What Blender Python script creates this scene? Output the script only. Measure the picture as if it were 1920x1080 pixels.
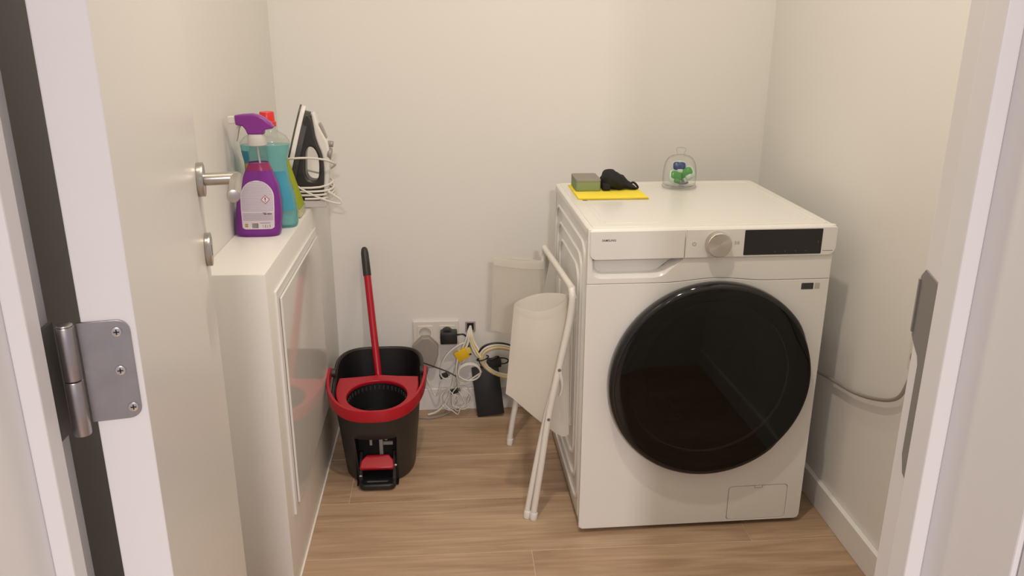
import bpy, bmesh, math, random
from mathutils import Vector, Matrix, noise
random.seed(7)
for o in list(bpy.data.objects): bpy.data.objects.remove(o)
SC = bpy.context.scene
COL = SC.collection
PI = math.pi

# ------------------------------------------------------------------ camera
cam_d = bpy.data.cameras.new('camera'); cam = bpy.data.objects.new('camera', cam_d); COL.objects.link(cam)
YAW, PITCH, ROLL, FPX = 0.0762, -0.3218, 0.0032, 1547.0
f = Vector((math.sin(YAW)*math.cos(PITCH), math.cos(YAW)*math.cos(PITCH), math.sin(PITCH)))
r0 = Vector((math.cos(YAW), -math.sin(YAW), 0)); u0 = r0.cross(f)
cr, sr = math.cos(ROLL), math.sin(ROLL)
rt = cr*r0 + sr*u0; up = -sr*r0 + cr*u0
M = Matrix(((rt.x, up.x, -f.x, -0.3191), (rt.y, up.y, -f.y, -1.8448), (rt.z, up.z, -f.z, 1.3039), (0, 0, 0, 1)))
cam.matrix_world = M
cam_d.sensor_fit = 'HORIZONTAL'; cam_d.sensor_width = 36.0; cam_d.lens = 36.0*FPX/1920.0
cam_d.clip_start = 0.02
SC.camera = cam

# ------------------------------------------------------------------ world, lights, exposure
w = bpy.data.worlds.new('hallway_ambient'); SC.world = w; w.use_nodes = True
w.node_tree.nodes['Background'].inputs[0].default_value = (1.0, 0.90, 0.93, 1)
w.node_tree.nodes['Background'].inputs[1].default_value = 0.50
SC.view_settings.view_transform = 'Standard'; SC.view_settings.look = 'None'
SC.view_settings.gamma = 1.0; SC.view_settings.use_curve_mapping = False
SC.view_settings.exposure = 0.0
def spot_disc(name, loc, power, size, color):
    l = bpy.data.lights.new(name, 'AREA'); l.shape = 'DISK'; l.size = size; l.energy = power; l.color = color
    o = bpy.data.objects.new(name, l); COL.objects.link(o); o.location = loc
    return o
WARM = (1.0, 0.86, 0.68)
spot_disc('ceiling_downlight_rear', (0.16, 0.02, 2.47), 4.8, 0.08, WARM)
spot_disc('ceiling_downlight_front', (-0.22, -0.72, 2.47), 13.5, 0.08, WARM)
spot_disc('hallway_ceiling_lamp', (-0.13, -4.0, 2.20), 104.0, 0.22, (1.0, 0.89, 0.86))

# ------------------------------------------------------------------ materials
def principled(name, color, rough=0.5, metal=0.0, spec=0.5, **kw):
    m = bpy.data.materials.new(name); m.use_nodes = True
    nt = m.node_tree; b = nt.nodes['Principled BSDF']
    b.inputs['Base Color'].default_value = (*color, 1); b.inputs['Roughness'].default_value = rough
    b.inputs['Metallic'].default_value = metal; b.inputs['Specular IOR Level'].default_value = spec
    for k, v in kw.items(): b.inputs[k].default_value = v
    return m, nt, b
def mat(name, color, rough=0.5, metal=0.0, spec=0.5, var=0.04, scale=30.0, bump=0.0, bscale=200.0, **kw):
    m, nt, b = principled(name, color, rough, metal, spec, **kw)
    tc = nt.nodes.new('ShaderNodeTexCoord')
    if var > 0:
        n = nt.nodes.new('ShaderNodeTexNoise'); n.inputs['Scale'].default_value = scale; n.inputs['Detail'].default_value = 3
        nt.links.new(tc.outputs['Object'], n.inputs['Vector'])
        mx = nt.nodes.new('ShaderNodeMix'); mx.data_type = 'RGBA'
        mx.inputs[6].default_value = (*[c*(1-var) for c in color], 1); mx.inputs[7].default_value = (*[min(1, c*(1+var)) for c in color], 1)
        nt.links.new(n.outputs['Fac'], mx.inputs[0]); nt.links.new(mx.outputs[2], b.inputs['Base Color'])
    if bump > 0:
        n2 = nt.nodes.new('ShaderNodeTexNoise'); n2.inputs['Scale'].default_value = bscale; n2.inputs['Detail'].default_value = 4
        nt.links.new(tc.outputs['Object'], n2.inputs['Vector'])
        bp = nt.nodes.new('ShaderNodeBump'); bp.inputs['Strength'].default_value = bump; bp.inputs['Distance'].default_value = 0.002
        nt.links.new(n2.outputs['Fac'], bp.inputs['Height']); nt.links.new(bp.outputs['Normal'], b.inputs['Normal'])
    return m
def thin_glass(name, tint=(0.97, 0.98, 0.98), edge=(0.5, 0.53, 0.52), gloss=1.0, power=3.0):
    """Thin clear wall: see-through, Fresnel reflection, longer glass path towards its outline."""
    m = bpy.data.materials.new(name); m.use_nodes = True; nt = m.node_tree; nt.nodes.clear()
    out = nt.nodes.new('ShaderNodeOutputMaterial'); t = nt.nodes.new('ShaderNodeBsdfTransparent'); g = nt.nodes.new('ShaderNodeBsdfGlossy')
    g.inputs['Roughness'].default_value = 0.03; g.inputs['Color'].default_value = (gloss, gloss, gloss, 1)
    lw = nt.nodes.new('ShaderNodeLayerWeight'); lw.inputs['Blend'].default_value = 0.5
    pw = nt.nodes.new('ShaderNodeMath'); pw.operation = 'POWER'; pw.inputs[1].default_value = power
    nt.links.new(lw.outputs['Facing'], pw.inputs[0])
    mx = nt.nodes.new('ShaderNodeMix'); mx.data_type = 'RGBA'
    mx.inputs[6].default_value = (*tint, 1); mx.inputs[7].default_value = (*edge, 1)
    nt.links.new(pw.outputs[0], mx.inputs[0]); nt.links.new(mx.outputs[2], t.inputs['Color'])
    p5 = nt.nodes.new('ShaderNodeMath'); p5.operation = 'POWER'; p5.inputs[1].default_value = 5.0; nt.links.new(lw.outputs['Facing'], p5.inputs[0])
    fr = nt.nodes.new('ShaderNodeMath'); fr.operation = 'MULTIPLY_ADD'; fr.inputs[1].default_value = 0.6; fr.inputs[2].default_value = 0.04; nt.links.new(p5.outputs[0], fr.inputs[0])
    ms = nt.nodes.new('ShaderNodeMixShader')
    nt.links.new(fr.outputs[0], ms.inputs[0]); nt.links.new(t.outputs[0], ms.inputs[1]); nt.links.new(g.outputs[0], ms.inputs[2])
    nt.links.new(ms.outputs[0], out.inputs['Surface'])
    return m
def translucent(name, color, through=0.4, see=0.0, rough=0.6):
    m, nt, b = principled(name, color, rough)
    out = nt.nodes['Material Output']
    t = nt.nodes.new('ShaderNodeBsdfTranslucent'); t.inputs['Color'].default_value = (*color, 1)
    ms = nt.nodes.new('ShaderNodeMixShader'); ms.inputs[0].default_value = through
    nt.links.new(b.outputs[0], ms.inputs[1]); nt.links.new(t.outputs[0], ms.inputs[2])
    last = ms
    if see > 0:
        tr = nt.nodes.new('ShaderNodeBsdfTransparent'); ms2 = nt.nodes.new('ShaderNodeMixShader'); ms2.inputs[0].default_value = see
        nt.links.new(ms.outputs[0], ms2.inputs[1]); nt.links.new(tr.outputs[0], ms2.inputs[2]); last = ms2
    n = nt.nodes.new('ShaderNodeTexNoise'); n.inputs['Scale'].default_value = 400
    tc = nt.nodes.new('ShaderNodeTexCoord'); nt.links.new(tc.outputs['Object'], n.inputs['Vector'])
    bp = nt.nodes.new('ShaderNodeBump'); bp.inputs['Strength'].default_value = 0.1; bp.inputs['Distance'].default_value = 0.001
    nt.links.new(n.outputs['Fac'], bp.inputs['Height']); nt.links.new(bp.outputs['Normal'], b.inputs['Normal'])
    nt.links.new(last.outputs[0], out.inputs['Surface'])
    return m

def wood_mat():
    m, nt, b = principled('oak_look_plank', (0.4, 0.27, 0.16), 0.42)
    N, L = nt.nodes, nt.links
    tc = N.new('ShaderNodeTexCoord'); oi = N.new('ShaderNodeObjectInfo')
    off = N.new('ShaderNodeVectorMath'); off.operation = 'SCALE'; off.inputs[0].default_value = (13.0, 7.0, 3.0); L.new(oi.outputs['Random'], off.inputs['Scale'])
    add = N.new('ShaderNodeVectorMath'); add.operation = 'ADD'; L.new(tc.outputs['Object'], add.inputs[0]); L.new(off.outputs[0], add.inputs[1])
    mp = N.new('ShaderNodeMapping'); mp.inputs['Scale'].default_value = (1.1, 10.0, 1.0); L.new(add.outputs[0], mp.inputs['Vector'])
    n1 = N.new('ShaderNodeTexNoise'); n1.inputs['Scale'].default_value = 2.2; n1.inputs['Detail'].default_value = 7; n1.inputs['Distortion'].default_value = 1.1; L.new(mp.outputs[0], n1.inputs['Vector'])
    mp2 = N.new('ShaderNodeMapping'); mp2.inputs['Scale'].default_value = (5.0, 95.0, 1.0); L.new(add.outputs[0], mp2.inputs['Vector'])
    n2 = N.new('ShaderNodeTexNoise'); n2.inputs['Scale'].default_value = 1.5; n2.inputs['Detail'].default_value = 4; L.new(mp2.outputs[0], n2.inputs['Vector'])
    cr = N.new('ShaderNodeValToRGB'); e = cr.color_ramp.elements
    e[0].position = 0.30; e[0].color = (0.36, 0.235, 0.150, 1); e[1].position = 0.72; e[1].color = (0.52, 0.375, 0.255, 1)
    x = e.new(0.5); x.color = (0.45, 0.31, 0.205, 1)
    L.new(n1.outputs['Fac'], cr.inputs[0])
    mx = N.new('ShaderNodeMix'); mx.data_type = 'RGBA'; mx.blend_type = 'MULTIPLY'
    rp = N.new('ShaderNodeMapRange'); rp.inputs['From Min'].default_value = 0.35; rp.inputs['From Max'].default_value = 0.7; rp.inputs['To Min'].default_value = 0.88; rp.inputs['To Max'].default_value = 1.06
    L.new(n2.outputs['Fac'], rp.inputs['Value'])
    mx.inputs[0].default_value = 1.0; L.new(cr.outputs['Color'], mx.inputs[6]); L.new(rp.outputs[0], mx.inputs[7])
    L.new(mx.outputs[2], b.inputs['Base Color'])
    bp = N.new('ShaderNodeBump'); bp.inputs['Strength'].default_value = 0.12; bp.inputs['Distance'].default_value = 0.001
    L.new(n2.outputs['Fac'], bp.inputs['Height']); L.new(bp.outputs['Normal'], b.inputs['Normal'])
    return m
def knob_mat():
    m, nt, b = principled('spun_metal', (0.64, 0.61, 0.58), 0.34, 1.0)
    N, L = nt.nodes, nt.links
    b.inputs['Anisotropic'].default_value = 0.85
    tg = N.new('ShaderNodeTangent'); tg.direction_type = 'RADIAL'; tg.axis = 'Y'; L.new(tg.outputs[0], b.inputs['Tangent'])
    return m
def print_mat():
    """fine print on the bottle label: broken grey lines on a pale ground"""
    m, nt, b = principled('label_print', (0.6, 0.55, 0.62), 0.5)
    N, L = nt.nodes, nt.links
    tc = N.new('ShaderNodeTexCoord'); wv = N.new('ShaderNodeTexWave'); wv.bands_direction = 'Z'; wv.inputs['Scale'].default_value = 85.0; wv.inputs['Distortion'].default_value = 0.0
    L.new(tc.outputs['Object'], wv.inputs['Vector'])
    mp = N.new('ShaderNodeMapping'); mp.inputs['Scale'].default_value = (700, 1, 420); L.new(tc.outputs['Object'], mp.inputs['Vector'])
    n = N.new('ShaderNodeTexNoise'); n.inputs['Scale'].default_value = 1.0; L.new(mp.outputs[0], n.inputs['Vector'])
    mu = N.new('ShaderNodeMath'); mu.operation = 'MULTIPLY'; L.new(wv.outputs['Fac'], mu.inputs[0]); L.new(n.outputs['Fac'], mu.inputs[1])
    cr = N.new('ShaderNodeValToRGB'); cr.color_ramp.elements[0].position = 0.22; cr.color_ramp.elements[0].color = (0.60, 0.55, 0.66, 1)
    cr.color_ramp.elements[1].position = 0.45; cr.color_ramp.elements[1].color = (0.44, 0.40, 0.50, 1)
    L.new(mu.outputs[0], cr.inputs[0]); L.new(cr.outputs[0], b.inputs['Base Color'])
    return m

MT = dict(
    wall=mat('white_wall_paint', (0.80, 0.795, 0.78), 0.55, var=0.015, scale=3, bump=0.05, bscale=350),
    lacquer=mat('satin_white_lacquer', (0.80, 0.79, 0.785), 0.30, var=0.01, bump=0.02, bscale=120),
    ledge=mat('satin_ledge_paint', (0.80, 0.79, 0.775), 0.33, var=0.01, bump=0.03, bscale=150),
    gloss=mat('gloss_white_panel', (0.76, 0.75, 0.735), 0.07, var=0.0, spec=0.6),
    grout=mat('pale_grout', (0.62, 0.49, 0.37), 0.8),
    wood=wood_mat(),
    appl=mat('white_appliance_enamel', (0.80, 0.80, 0.785), 0.22, var=0.005),
    applf=mat('white_appliance_plastic', (0.79, 0.79, 0.775), 0.35, var=0.005),
    blackg=mat('black_gloss_plastic', (0.006, 0.006, 0.007), 0.08, var=0.0, spec=0.6),
    black=mat('black_plastic', (0.012, 0.012, 0.013), 0.42, bump=0.05),
    blackd=mat('deep_black_plastic', (0.006, 0.006, 0.007), 0.5),
    char=mat('charcoal_plastic', (0.030, 0.027, 0.024), 0.45, bump=0.06),
    red=mat('red_plastic', (0.43, 0.005, 0.020), 0.30),
    redcap=mat('red_cap_plastic', (0.75, 0.03, 0.03), 0.3),
    steel=mat('brushed_steel', (0.50, 0.48, 0.45), 0.30, 1.0, bump=0.04, bscale=60),
    hinge=mat('zinc_hinge_metal', (0.42, 0.40, 0.41), 0.36, 1.0, var=0.18, scale=40, bump=0.05),
    screw=mat('screw_metal', (0.62, 0.60, 0.58), 0.25, 1.0),
    strike=mat('matt_strike_metal', (0.27, 0.255, 0.24), 0.55, 0.25),
    knob=knob_mat(),
    drum=mat('drum_steel', (0.30, 0.29, 0.28), 0.3, 1.0),
    gasket=mat('grey_gasket', (0.06, 0.06, 0.06), 0.5),
    yellow=mat('yellow_microfibre', (0.93, 0.77, 0.07), 0.9, bump=0.3, bscale=900),
    spgreen=mat('green_sponge', (0.24, 0.31, 0.15), 0.95, bump=0.5, bscale=700, var=0.1, scale=300),
    spgrey=mat('grey_scourer', (0.30, 0.28, 0.25), 0.95, bump=0.5, bscale=900, var=0.1, scale=400),
    bcloth=mat('black_cloth', (0.010, 0.010, 0.012), 0.85, bump=0.3, bscale=500),
    glass=thin_glass('clear_jar_glass', (0.99, 0.992, 0.99), (0.25, 0.26, 0.25), power=4.6),
    bottleclear=thin_glass('clear_bottle_plastic', (0.95, 0.965, 0.965), (0.65, 0.7, 0.7), power=3.0),
    doorglass=thin_glass('smoked_door_glass', (0.15, 0.15, 0.155), (0.05, 0.05, 0.05), gloss=0.75),
    podg=mat('green_pod_gel', (0.08, 0.34, 0.08), 0.12, **{'Transmission Weight': 0.15}),
    podb=mat('blue_pod_gel', (0.015, 0.055, 0.22), 0.12, **{'Transmission Weight': 0.15}),
    podw=mat('white_pod_powder', (0.50, 0.62, 0.54), 0.25),
    jardust=mat('grey_jar_insert', (0.18, 0.19, 0.19), 0.5),
    purple=mat('purple_liquid', (0.36, 0.075, 0.48), 0.08, var=0.25, scale=14, **{'Transmission Weight': 0.45, 'IOR': 1.2}),
    magenta=mat('magenta_label', (0.26, 0.02, 0.11), 0.3),
    trigger=mat('purple_trigger_plastic', (0.24, 0.030, 0.30), 0.25),
    white=mat('white_plastic', (0.78, 0.77, 0.75), 0.35),
    milky=translucent('milky_plastic', (0.80, 0.78, 0.76), 0.35),
    teal=mat('teal_liquid', (0.30, 0.70, 0.72), 0.06, var=0.12, scale=15, **{'Transmission Weight': 0.65, 'IOR': 1.2}),
    tealblue=mat('blue_teal_label', (0.06, 0.34, 0.50), 0.2),
    print=print_mat(),
    labelw=mat('white_label', (0.72, 0.66, 0.74), 0.45),
    pale=mat('pale_grey_sticker', (0.50, 0.48, 0.45), 0.5, var=0.2, scale=900),
    ink=mat('black_ink', (0.015, 0.012, 0.015), 0.6),
    inkgrey=mat('grey_ink', (0.16, 0.155, 0.15), 0.6),
    inkred=mat('red_ink', (0.45, 0.02, 0.03), 0.6),
    inkgold=mat('gold_ink', (0.45, 0.33, 0.08), 0.6),
    lime=mat('lime_sponge_cloth', (0.36, 0.44, 0.012), 0.85, bump=0.35, bscale=500, var=0.1, scale=60),
    foil=mat('printed_wrapper', (0.55, 0.52, 0.30), 0.35, var=0.5, scale=90),
    ironblk=mat('dark_iron_plastic', (0.045, 0.040, 0.042), 0.28),
    sole=mat('soleplate', (0.09, 0.085, 0.08), 0.3, 0.7),
    irongrey=mat('grey_smoked_plastic', (0.30, 0.28, 0.26), 0.2),
    cordw=mat('white_cord', (0.72, 0.70, 0.66), 0.45),
    cordc=mat('cream_cord', (0.75, 0.62, 0.32), 0.45),
    cordy=mat('yellow_cord', (0.75, 0.58, 0.10), 0.45),
    cordg=mat('grey_cord', (0.30, 0.28, 0.26), 0.5),
    connyel=mat('yellow_connector', (0.80, 0.50, 0.01), 0.4),
    plugg=mat('grey_plug', (0.33, 0.30, 0.28), 0.5),
    socket=mat('white_socket_plastic', (0.74, 0.71, 0.66), 0.35),
    boxblk=mat('black_device_plastic', (0.012, 0.013, 0.017), 0.5, bump=0.1, bscale=800),
    tube=mat('white_powder_coat', (0.78, 0.76, 0.72), 0.35),
    fabric=translucent('white_nonwoven_fabric', (0.88, 0.86, 0.80), 0.35, see=0.10),
    fabric2=translucent('sheer_nonwoven_fabric', (0.80, 0.78, 0.72), 0.40, see=0.45),
    dark=mat('dark_olive_board', (0.045, 0.040, 0.030), 0.6, var=0.08, scale=8),
    seal=mat('white_sealant', (0.82, 0.80, 0.74), 0.5),
    void=mat('dark_void', (0.01, 0.01, 0.01), 0.8),
)

# ------------------------------------------------------------------ builders (vertices are given in world space; origins are put at each piece's own base)
WL = {}
def wloc(o): return WL.get(o.name, Vector((0, 0, 0)))
def tag(o, label=None, cat=None, group=None, kind=None):
    if label: o['label'] = label
    if cat: o['category'] = cat
    if group: o['group'] = group
    if kind: o['kind'] = kind
    return o
def thing(name, label, cat, loc, group=None, kind=None):
    o = bpy.data.objects.new(name, None); COL.objects.link(o); o.location = loc; o.empty_display_size = 0.05
    WL[o.name] = Vector(loc)
    return tag(o, label, cat, group, kind)
def link_mesh(name, me, m, parent=None, smooth=False, label=None):
    vs = [v.co for v in me.vertices]
    lo = Vector((min(v.x for v in vs), min(v.y for v in vs), min(v.z for v in vs))); hi = Vector((max(v.x for v in vs), max(v.y for v in vs), max(v.z for v in vs)))
    c = (lo+hi)/2; c.z = lo.z
    me.transform(Matrix.Translation(-c))
    o = bpy.data.objects.new(name, me); COL.objects.link(o); WL[o.name] = c
    if parent is not None:
        o.parent = parent; o.location = c - wloc(parent)
    else: o.location = c
    me.materials.clear(); me.materials.append(MT[m])
    if smooth:
        if smooth is True: smooth = 35
        for p in me.polygons: p.use_smooth = True
        bm = bmesh.new(); bm.from_mesh(me); ang = math.radians(smooth)
        for e in bm.edges:
            if len(e.link_faces) == 2: e.smooth = e.calc_face_angle(0) < ang
        bm.to_mesh(me); bm.free()
    if label: o['label'] = label
    return o
def obj(name, bm, m, parent=None, smooth=False, label=None, tr=None):
    me = bpy.data.meshes.new(name); bmesh.ops.recalc_face_normals(bm, faces=bm.faces); bm.to_mesh(me); bm.free()
    if tr: me.transform(tr)
    return link_mesh(name, me, m, parent, smooth, label)
def box(bm, x0, x1, y0, y1, z0, z1, bev=0.0, seg=2, tr=None):
    t = bmesh.new()
    bmesh.ops.create_cube(t, size=1.0)
    for v in t.verts: v.co = Vector((x0+(v.co.x+.5)*(x1-x0), y0+(v.co.y+.5)*(y1-y0), z0+(v.co.z+.5)*(z1-z0)))
    if bev > 0: bmesh.ops.bevel(t, geom=list(t.edges), offset=bev, segments=seg, affect='EDGES', profile=0.5)
    if tr: bmesh.ops.transform(t, matrix=tr, verts=t.verts)
    me = bpy.data.meshes.new('t'); t.to_mesh(me); t.free(); bm.from_mesh(me); bpy.data.meshes.remove(me)
    return bm
def B(*a, **k): return box(bmesh.new(), *a, **k)
def lathe(bm, prof, n=32, tr=None, cap0=True, cap1=True):
    """prof: (radius, height) along local +Z"""
    rings = []
    for r, z in prof:
        rings.append([bm.verts.new(Vector((r*math.cos(2*PI*i/n), r*math.sin(2*PI*i/n), z))) for i in range(n)])
    for a, b in zip(rings, rings[1:]):
        for i in range(n): bm.faces.new((a[i], a[(i+1) % n], b[(i+1) % n], b[i]))
    if cap0: bm.faces.new(rings[0][::-1])
    if cap1: bm.faces.new(rings[-1])
    if tr:
        for rg in rings:
            for v in rg: v.co = tr @ v.co
    return bm
def axis_tr(p, d, x=None):
    d = Vector(d).normalized(); q = Vector((0, 0, 1)).rotation_difference(d)
    return Matrix.Translation(Vector(p)) @ q.to_matrix().to_4x4()
def cyl(bm, p0, p1, r, n=20, bev=0.0, r1=None):
    p0, p1 = Vector(p0), Vector(p1); h = (p1-p0).length; r1 = r if r1 is None else r1
    prof = [(r, 0), (r1, h)] if bev <= 0 else [(r-bev, 0), (r-bev*.3, bev*.3), (r, bev), (r1, h-bev), (r1-bev*.3, h-bev*.3), (r1-bev, h)]
    return lathe(bm, prof, n, axis_tr(p0, p1-p0))
def smooth_path(pts, k=6, closed=False):
    P = [Vector(p) for p in pts]; n = len(P); out = []
    rng = range(n if closed else n-1)
    for i in rng:
        p1, p2 = P[i], P[(i+1) % n]
        p0 = P[(i-1) % n] if (closed or i > 0) else p1*2-p2
        p3 = P[(i+2) % n] if (closed or i+2 < n) else p2*2-p1
        for j in range(k):
            t = j/k; t2, t3 = t*t, t*t*t
            out.append(0.5*((2*p1)+(p2-p0)*t+(2*p0-5*p1+4*p2-p3)*t2+(3*p1-p0-3*p2+p3)*t3))
    if not closed: out.append(P[-1])
    return out
def tube(bm, pts, r, n=8, k=6, closed=False, smooth=True, prof=None, upv=None):
    """sweep a circle (or the 2-D profile prof) along a path"""
    P = smooth_path(pts, k, closed) if smooth else [Vector(p) for p in pts]
    m = len(P); tang = []
    for i in range(m):
        a = P[(i-1) % m] if (closed or i > 0) else P[i]; b = P[(i+1) % m] if (closed or i < m-1) else P[i]
        tang.append((b-a).normalized())
    nrm = tang[0].orthogonal().normalized(); rings = []
    for i in range(m):
        if upv is not None:
            side = tang[i].cross(Vector(upv)).normalized(); nn = side; bb = Vector(upv)
        else:
            nrm = (nrm - tang[i]*nrm.dot(tang[i])).normalized(); nn = nrm; bb = tang[i].cross(nrm)
        if prof: rings.append([bm.verts.new(P[i]+nn*a+bb*b) for a, b in prof])
        else:
            rr = r(i/(m-1)) if callable(r) else r
            rings.append([bm.verts.new(P[i]+(nn*math.cos(2*PI*j/n)+bb*math.sin(2*PI*j/n))*rr) for j in range(n)])
    L = len(rings[0])
    for i in range(m if closed else m-1):
        a, b = rings[i], rings[(i+1) % m]
        for j in range(L): bm.faces.new((a[j], a[(j+1) % L], b[(j+1) % L], b[j]))
    if not closed: bm.faces.new(rings[0][::-1]); bm.faces.new(rings[-1])
    return bm
def T(pts, r, **k): return tube(bmesh.new(), pts, r, **k)
def rrect(x0, x1, y0, y1, r, n=6):
    """rounded rectangle outline; r may be 4 radii (bl, br, tr, tl)"""
    rs = r if isinstance(r, (tuple, list)) else (r,)*4; out = []
    for (cx, cy, a0), q in zip(((x0, y0, PI), (x1, y0, 1.5*PI), (x1, y1, 0), (x0, y1, .5*PI)), rs):
        sx = 1 if cx == x0 else -1; sy = 1 if cy == y0 else -1
        if q <= 0: out.append((cx, cy)); continue
        for i in range(n+1):
            a = a0+i/n*PI/2; out.append((cx+sx*q+q*math.cos(a), cy+sy*q+q*math.sin(a)))
    return out
def circ(cx, cy, r, n=48, rz=None): return [(cx+r*math.cos(2*PI*i/n), cy+(rz or r)*math.sin(2*PI*i/n)) for i in range(n)]
def plate(outlines, thick, bev=0.0, tr=None, bres=2):
    """flat plate with holes: 2-D outlines in X,Y, from z=0 to z=thick, edges rounded; returns a mesh"""
    c = bpy.data.curves.new('p', 'CURVE'); c.dimensions = '2D'; c.fill_mode = 'BOTH'
    c.extrude = max(thick/2-bev, 0.0); c.bevel_depth = bev; c.bevel_resolution = bres; c.offset = -bev
    for ol in outlines:
        s = c.splines.new('POLY'); s.points.add(len(ol)-1); s.use_cyclic_u = True
        for p, q in zip(s.points, ol): p.co = (q[0], q[1], 0, 1)
    o = bpy.data.objects.new('p', c); COL.objects.link(o)
    dg = bpy.context.evaluated_depsgraph_get(); me = bpy.data.meshes.new_from_object(o.evaluated_get(dg))
    bpy.data.objects.remove(o); bpy.data.curves.remove(c)
    me.transform(Matrix.Translation((0, 0, thick/2)))
    if tr: me.transform(tr)
    return me
def text_mesh(s, size, tr, thick=0.0003, align='LEFT', bold=0.0, sx=1.0):
    c = bpy.data.curves.new('t', 'FONT'); c.body = s; c.size = size; c.extrude = thick; c.align_x = align; c.offset = bold
    o = bpy.data.objects.new('t', c); COL.objects.link(o)
    dg = bpy.context.evaluated_depsgraph_get(); me = bpy.data.meshes.new_from_object(o.evaluated_get(dg))
    bpy.data.objects.remove(o); bpy.data.curves.remove(c)
    me.transform(Matrix.Scale(sx, 4, (1, 0, 0))); me.transform(tr)
    return me
def loft(bm, rings, cap0=True, cap1=True, close=True):
    R = [[bm.verts.new(p) for p in rg] for rg in rings]; n = len(R[0])
    for a, b in zip(R, R[1:]):
        for i in range(n if close else n-1): bm.faces.new((a[i], a[(i+1) % n], b[(i+1) % n], b[i]))
    if cap0: bm.faces.new(R[0][::-1])
    if cap1: bm.faces.new(R[-1])
    return bm
# outline plane (X, Y) -> world X, Z, thickness towards -Y (front faces)
def FRONT(y): return Matrix(((1, 0, 0, 0), (0, 0, -1, y), (0, 1, 0, 0), (0, 0, 0, 1)))

# ================================================================== SETTING
XL, XR, YB, YF, ZC = -0.842, 0.6875, 0.756, -1.19, 2.5
def struct(name, bm, m, label=None, smooth=False):
    return tag(obj(name, bm, m, None, smooth), label, None, None, 'structure')
fl = struct('floor', B(XL-.1, XR+.1, -2.6, YB+.1, -0.06, -0.0016), 'grout', 'wood-look plank floor with pale joints')
rows = [-2.51, -2.265, -2.02, -1.775, -1.53, -1.2865, -1.042, -.797, -.5525, -.308, -.0637, .1825, .4255, .67, .915]
cut = {9: -.1302, 10: .4475, 11: -.62, 12: .27}
k = 0
for i in range(len(rows)-1):
    off = cut.get(i, -.9+(i*.437) % 1.2)
    xs = [XL-.1] + sorted(x for x in (off-1.2, off, off+1.2) if XL-.05 < x < XR+.05) + [XR+.1]
    for a, b_ in zip(xs, xs[1:]):
        obj('plank', B(a+.0011, b_-.0011, rows[i]+.0019, min(rows[i+1], YB+.05)-.0019, -.012, 0, bev=.0006, seg=1), 'wood', fl)
struct('wall_back', B(XL-.1, XR+.1, YB, YB+.1, 0, ZC), 'wall', 'plain white back wall behind the washing machine')
struct('wall_right', B(XR, XR+.1, YF-.17, YB, 0, ZC), 'wall', 'white right wall beside the washing machine')
struct('wall_left', B(XL-.1, XL, YF-.17, YB, 0, ZC), 'wall', 'white left wall behind the ledge')
struct('ceiling', B(XL-.1, XR+.1, YF-.17, YB+.1, ZC, ZC+.1), 'wall', 'white ceiling')
wf = B(XL, -.70, -1.36, YF, 0, ZC); box(wf, .148, XR, -1.36, YF, 0, ZC); box(wf, -.70, .148, -1.36, YF, 2.10, ZC)
struct('wall_front', wf, 'wall', 'white wall around the doorway')
XLG, YLG, ZLG = -.7026, -.1917, .7924
struct('wall_ledge', B(XL, XLG, YLG, YB, 0, ZLG, bev=.003, seg=2), 'ledge', 'low boxed-in white ledge along the left wall', smooth=True)
struct('trim_sealant', B(XLG, XLG+.004, YLG, YB-.014, 0, .004), 'seal', 'thin white sealant line at the foot of the ledge')
struct('baseboard_back', B(XLG+.005, XR-.014, YB-.014, YB, 0, .08, bev=.002), 'lacquer', 'white baseboard under the back wall')
struct('baseboard_right', B(XR-.014, XR, YF, YB, 0, .08, bev=.002), 'lacquer', 'white baseboard under the right wall')

# door frame
def trim(name, bm, label): return tag(obj(name, bm, 'lacquer'), label, None, None, 'structure')
t1 = trim('trim_1', B(-.70, -.6425, -1.36, -1.20, 0, 2.06, bev=.0015), 'white door jamb carrying the hinge')
obj('door_stop', B(-.6425, -.6275, -1.262, -1.2415, 0, 2.045, bev=.0015), 'lacquer', t1)
obj('casing', B(-.735, -.646, -1.374, -1.36, 0, 2.12, bev=.003), 'lacquer', t1)
t2 = trim('trim_2', B(.09, .148, -1.36, -1.19, 0, 2.06, bev=.0015), 'white door jamb with the strike plate')
obj('door_stop', B(.075, .09, -1.260, -1.234, 0, 2.045, bev=.0015), 'lacquer', t2)
obj('casing', B(.094, .185, -1.374, -1.36, 0, 2.12, bev=.003), 'lacquer', t2)
t3 = trim('trim_3', B(-.6425, .09, -1.36, -1.195, 2.045, 2.10), 'white head of the door frame')
# strike plate: long flat plate on the rebate, with a wide rounded lip that bends round the jamb edge towards the room
def jambR(x): return Matrix(((0, 0, -1, x), (1, 0, 0, 0), (0, 1, 0, 0), (0, 0, 0, 1)))   # (a,b,c)->(x-c, a, b)
ol = rrect(-1.234, -1.212, .895, 1.020, (.004, .010, .0, .0))[:-1] + [(-1.212, 1.020)]
plate_ol = [(-1.234, .893), (-1.224, .895), (-1.2095, .905), (-1.2045, .922), (-1.2045, 1.010), (-1.2020, 1.018), (-1.194, 1.026), (-1.1885, 1.033), (-1.1885, 1.088), (-1.194, 1.095), (-1.212, 1.089), (-1.216, 1.086), (-1.220, 1.094), (-1.234, 1.098)]
sp = link_mesh('strike_plate', plate([plate_ol], .002, 0, jambR(.0905)), 'strike', t2, label='grey metal strike plate with wide lip')
lip = bmesh.new()
loft(lip, [[Vector((.0905-.002*c, -1.190+.010*math.sin(a)*0+q, z)) for z in (1.036, 1.085)] for c, q, a in ((1, 0, 0), (.6, .003, 0), (-.6, .005, 0), (-3, .006, 0))], False, False, False)
o = obj('plate_lip', lip, 'strike', sp)
so = o.modifiers.new('s', 'SOLIDIFY'); so.thickness = .0015
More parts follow.
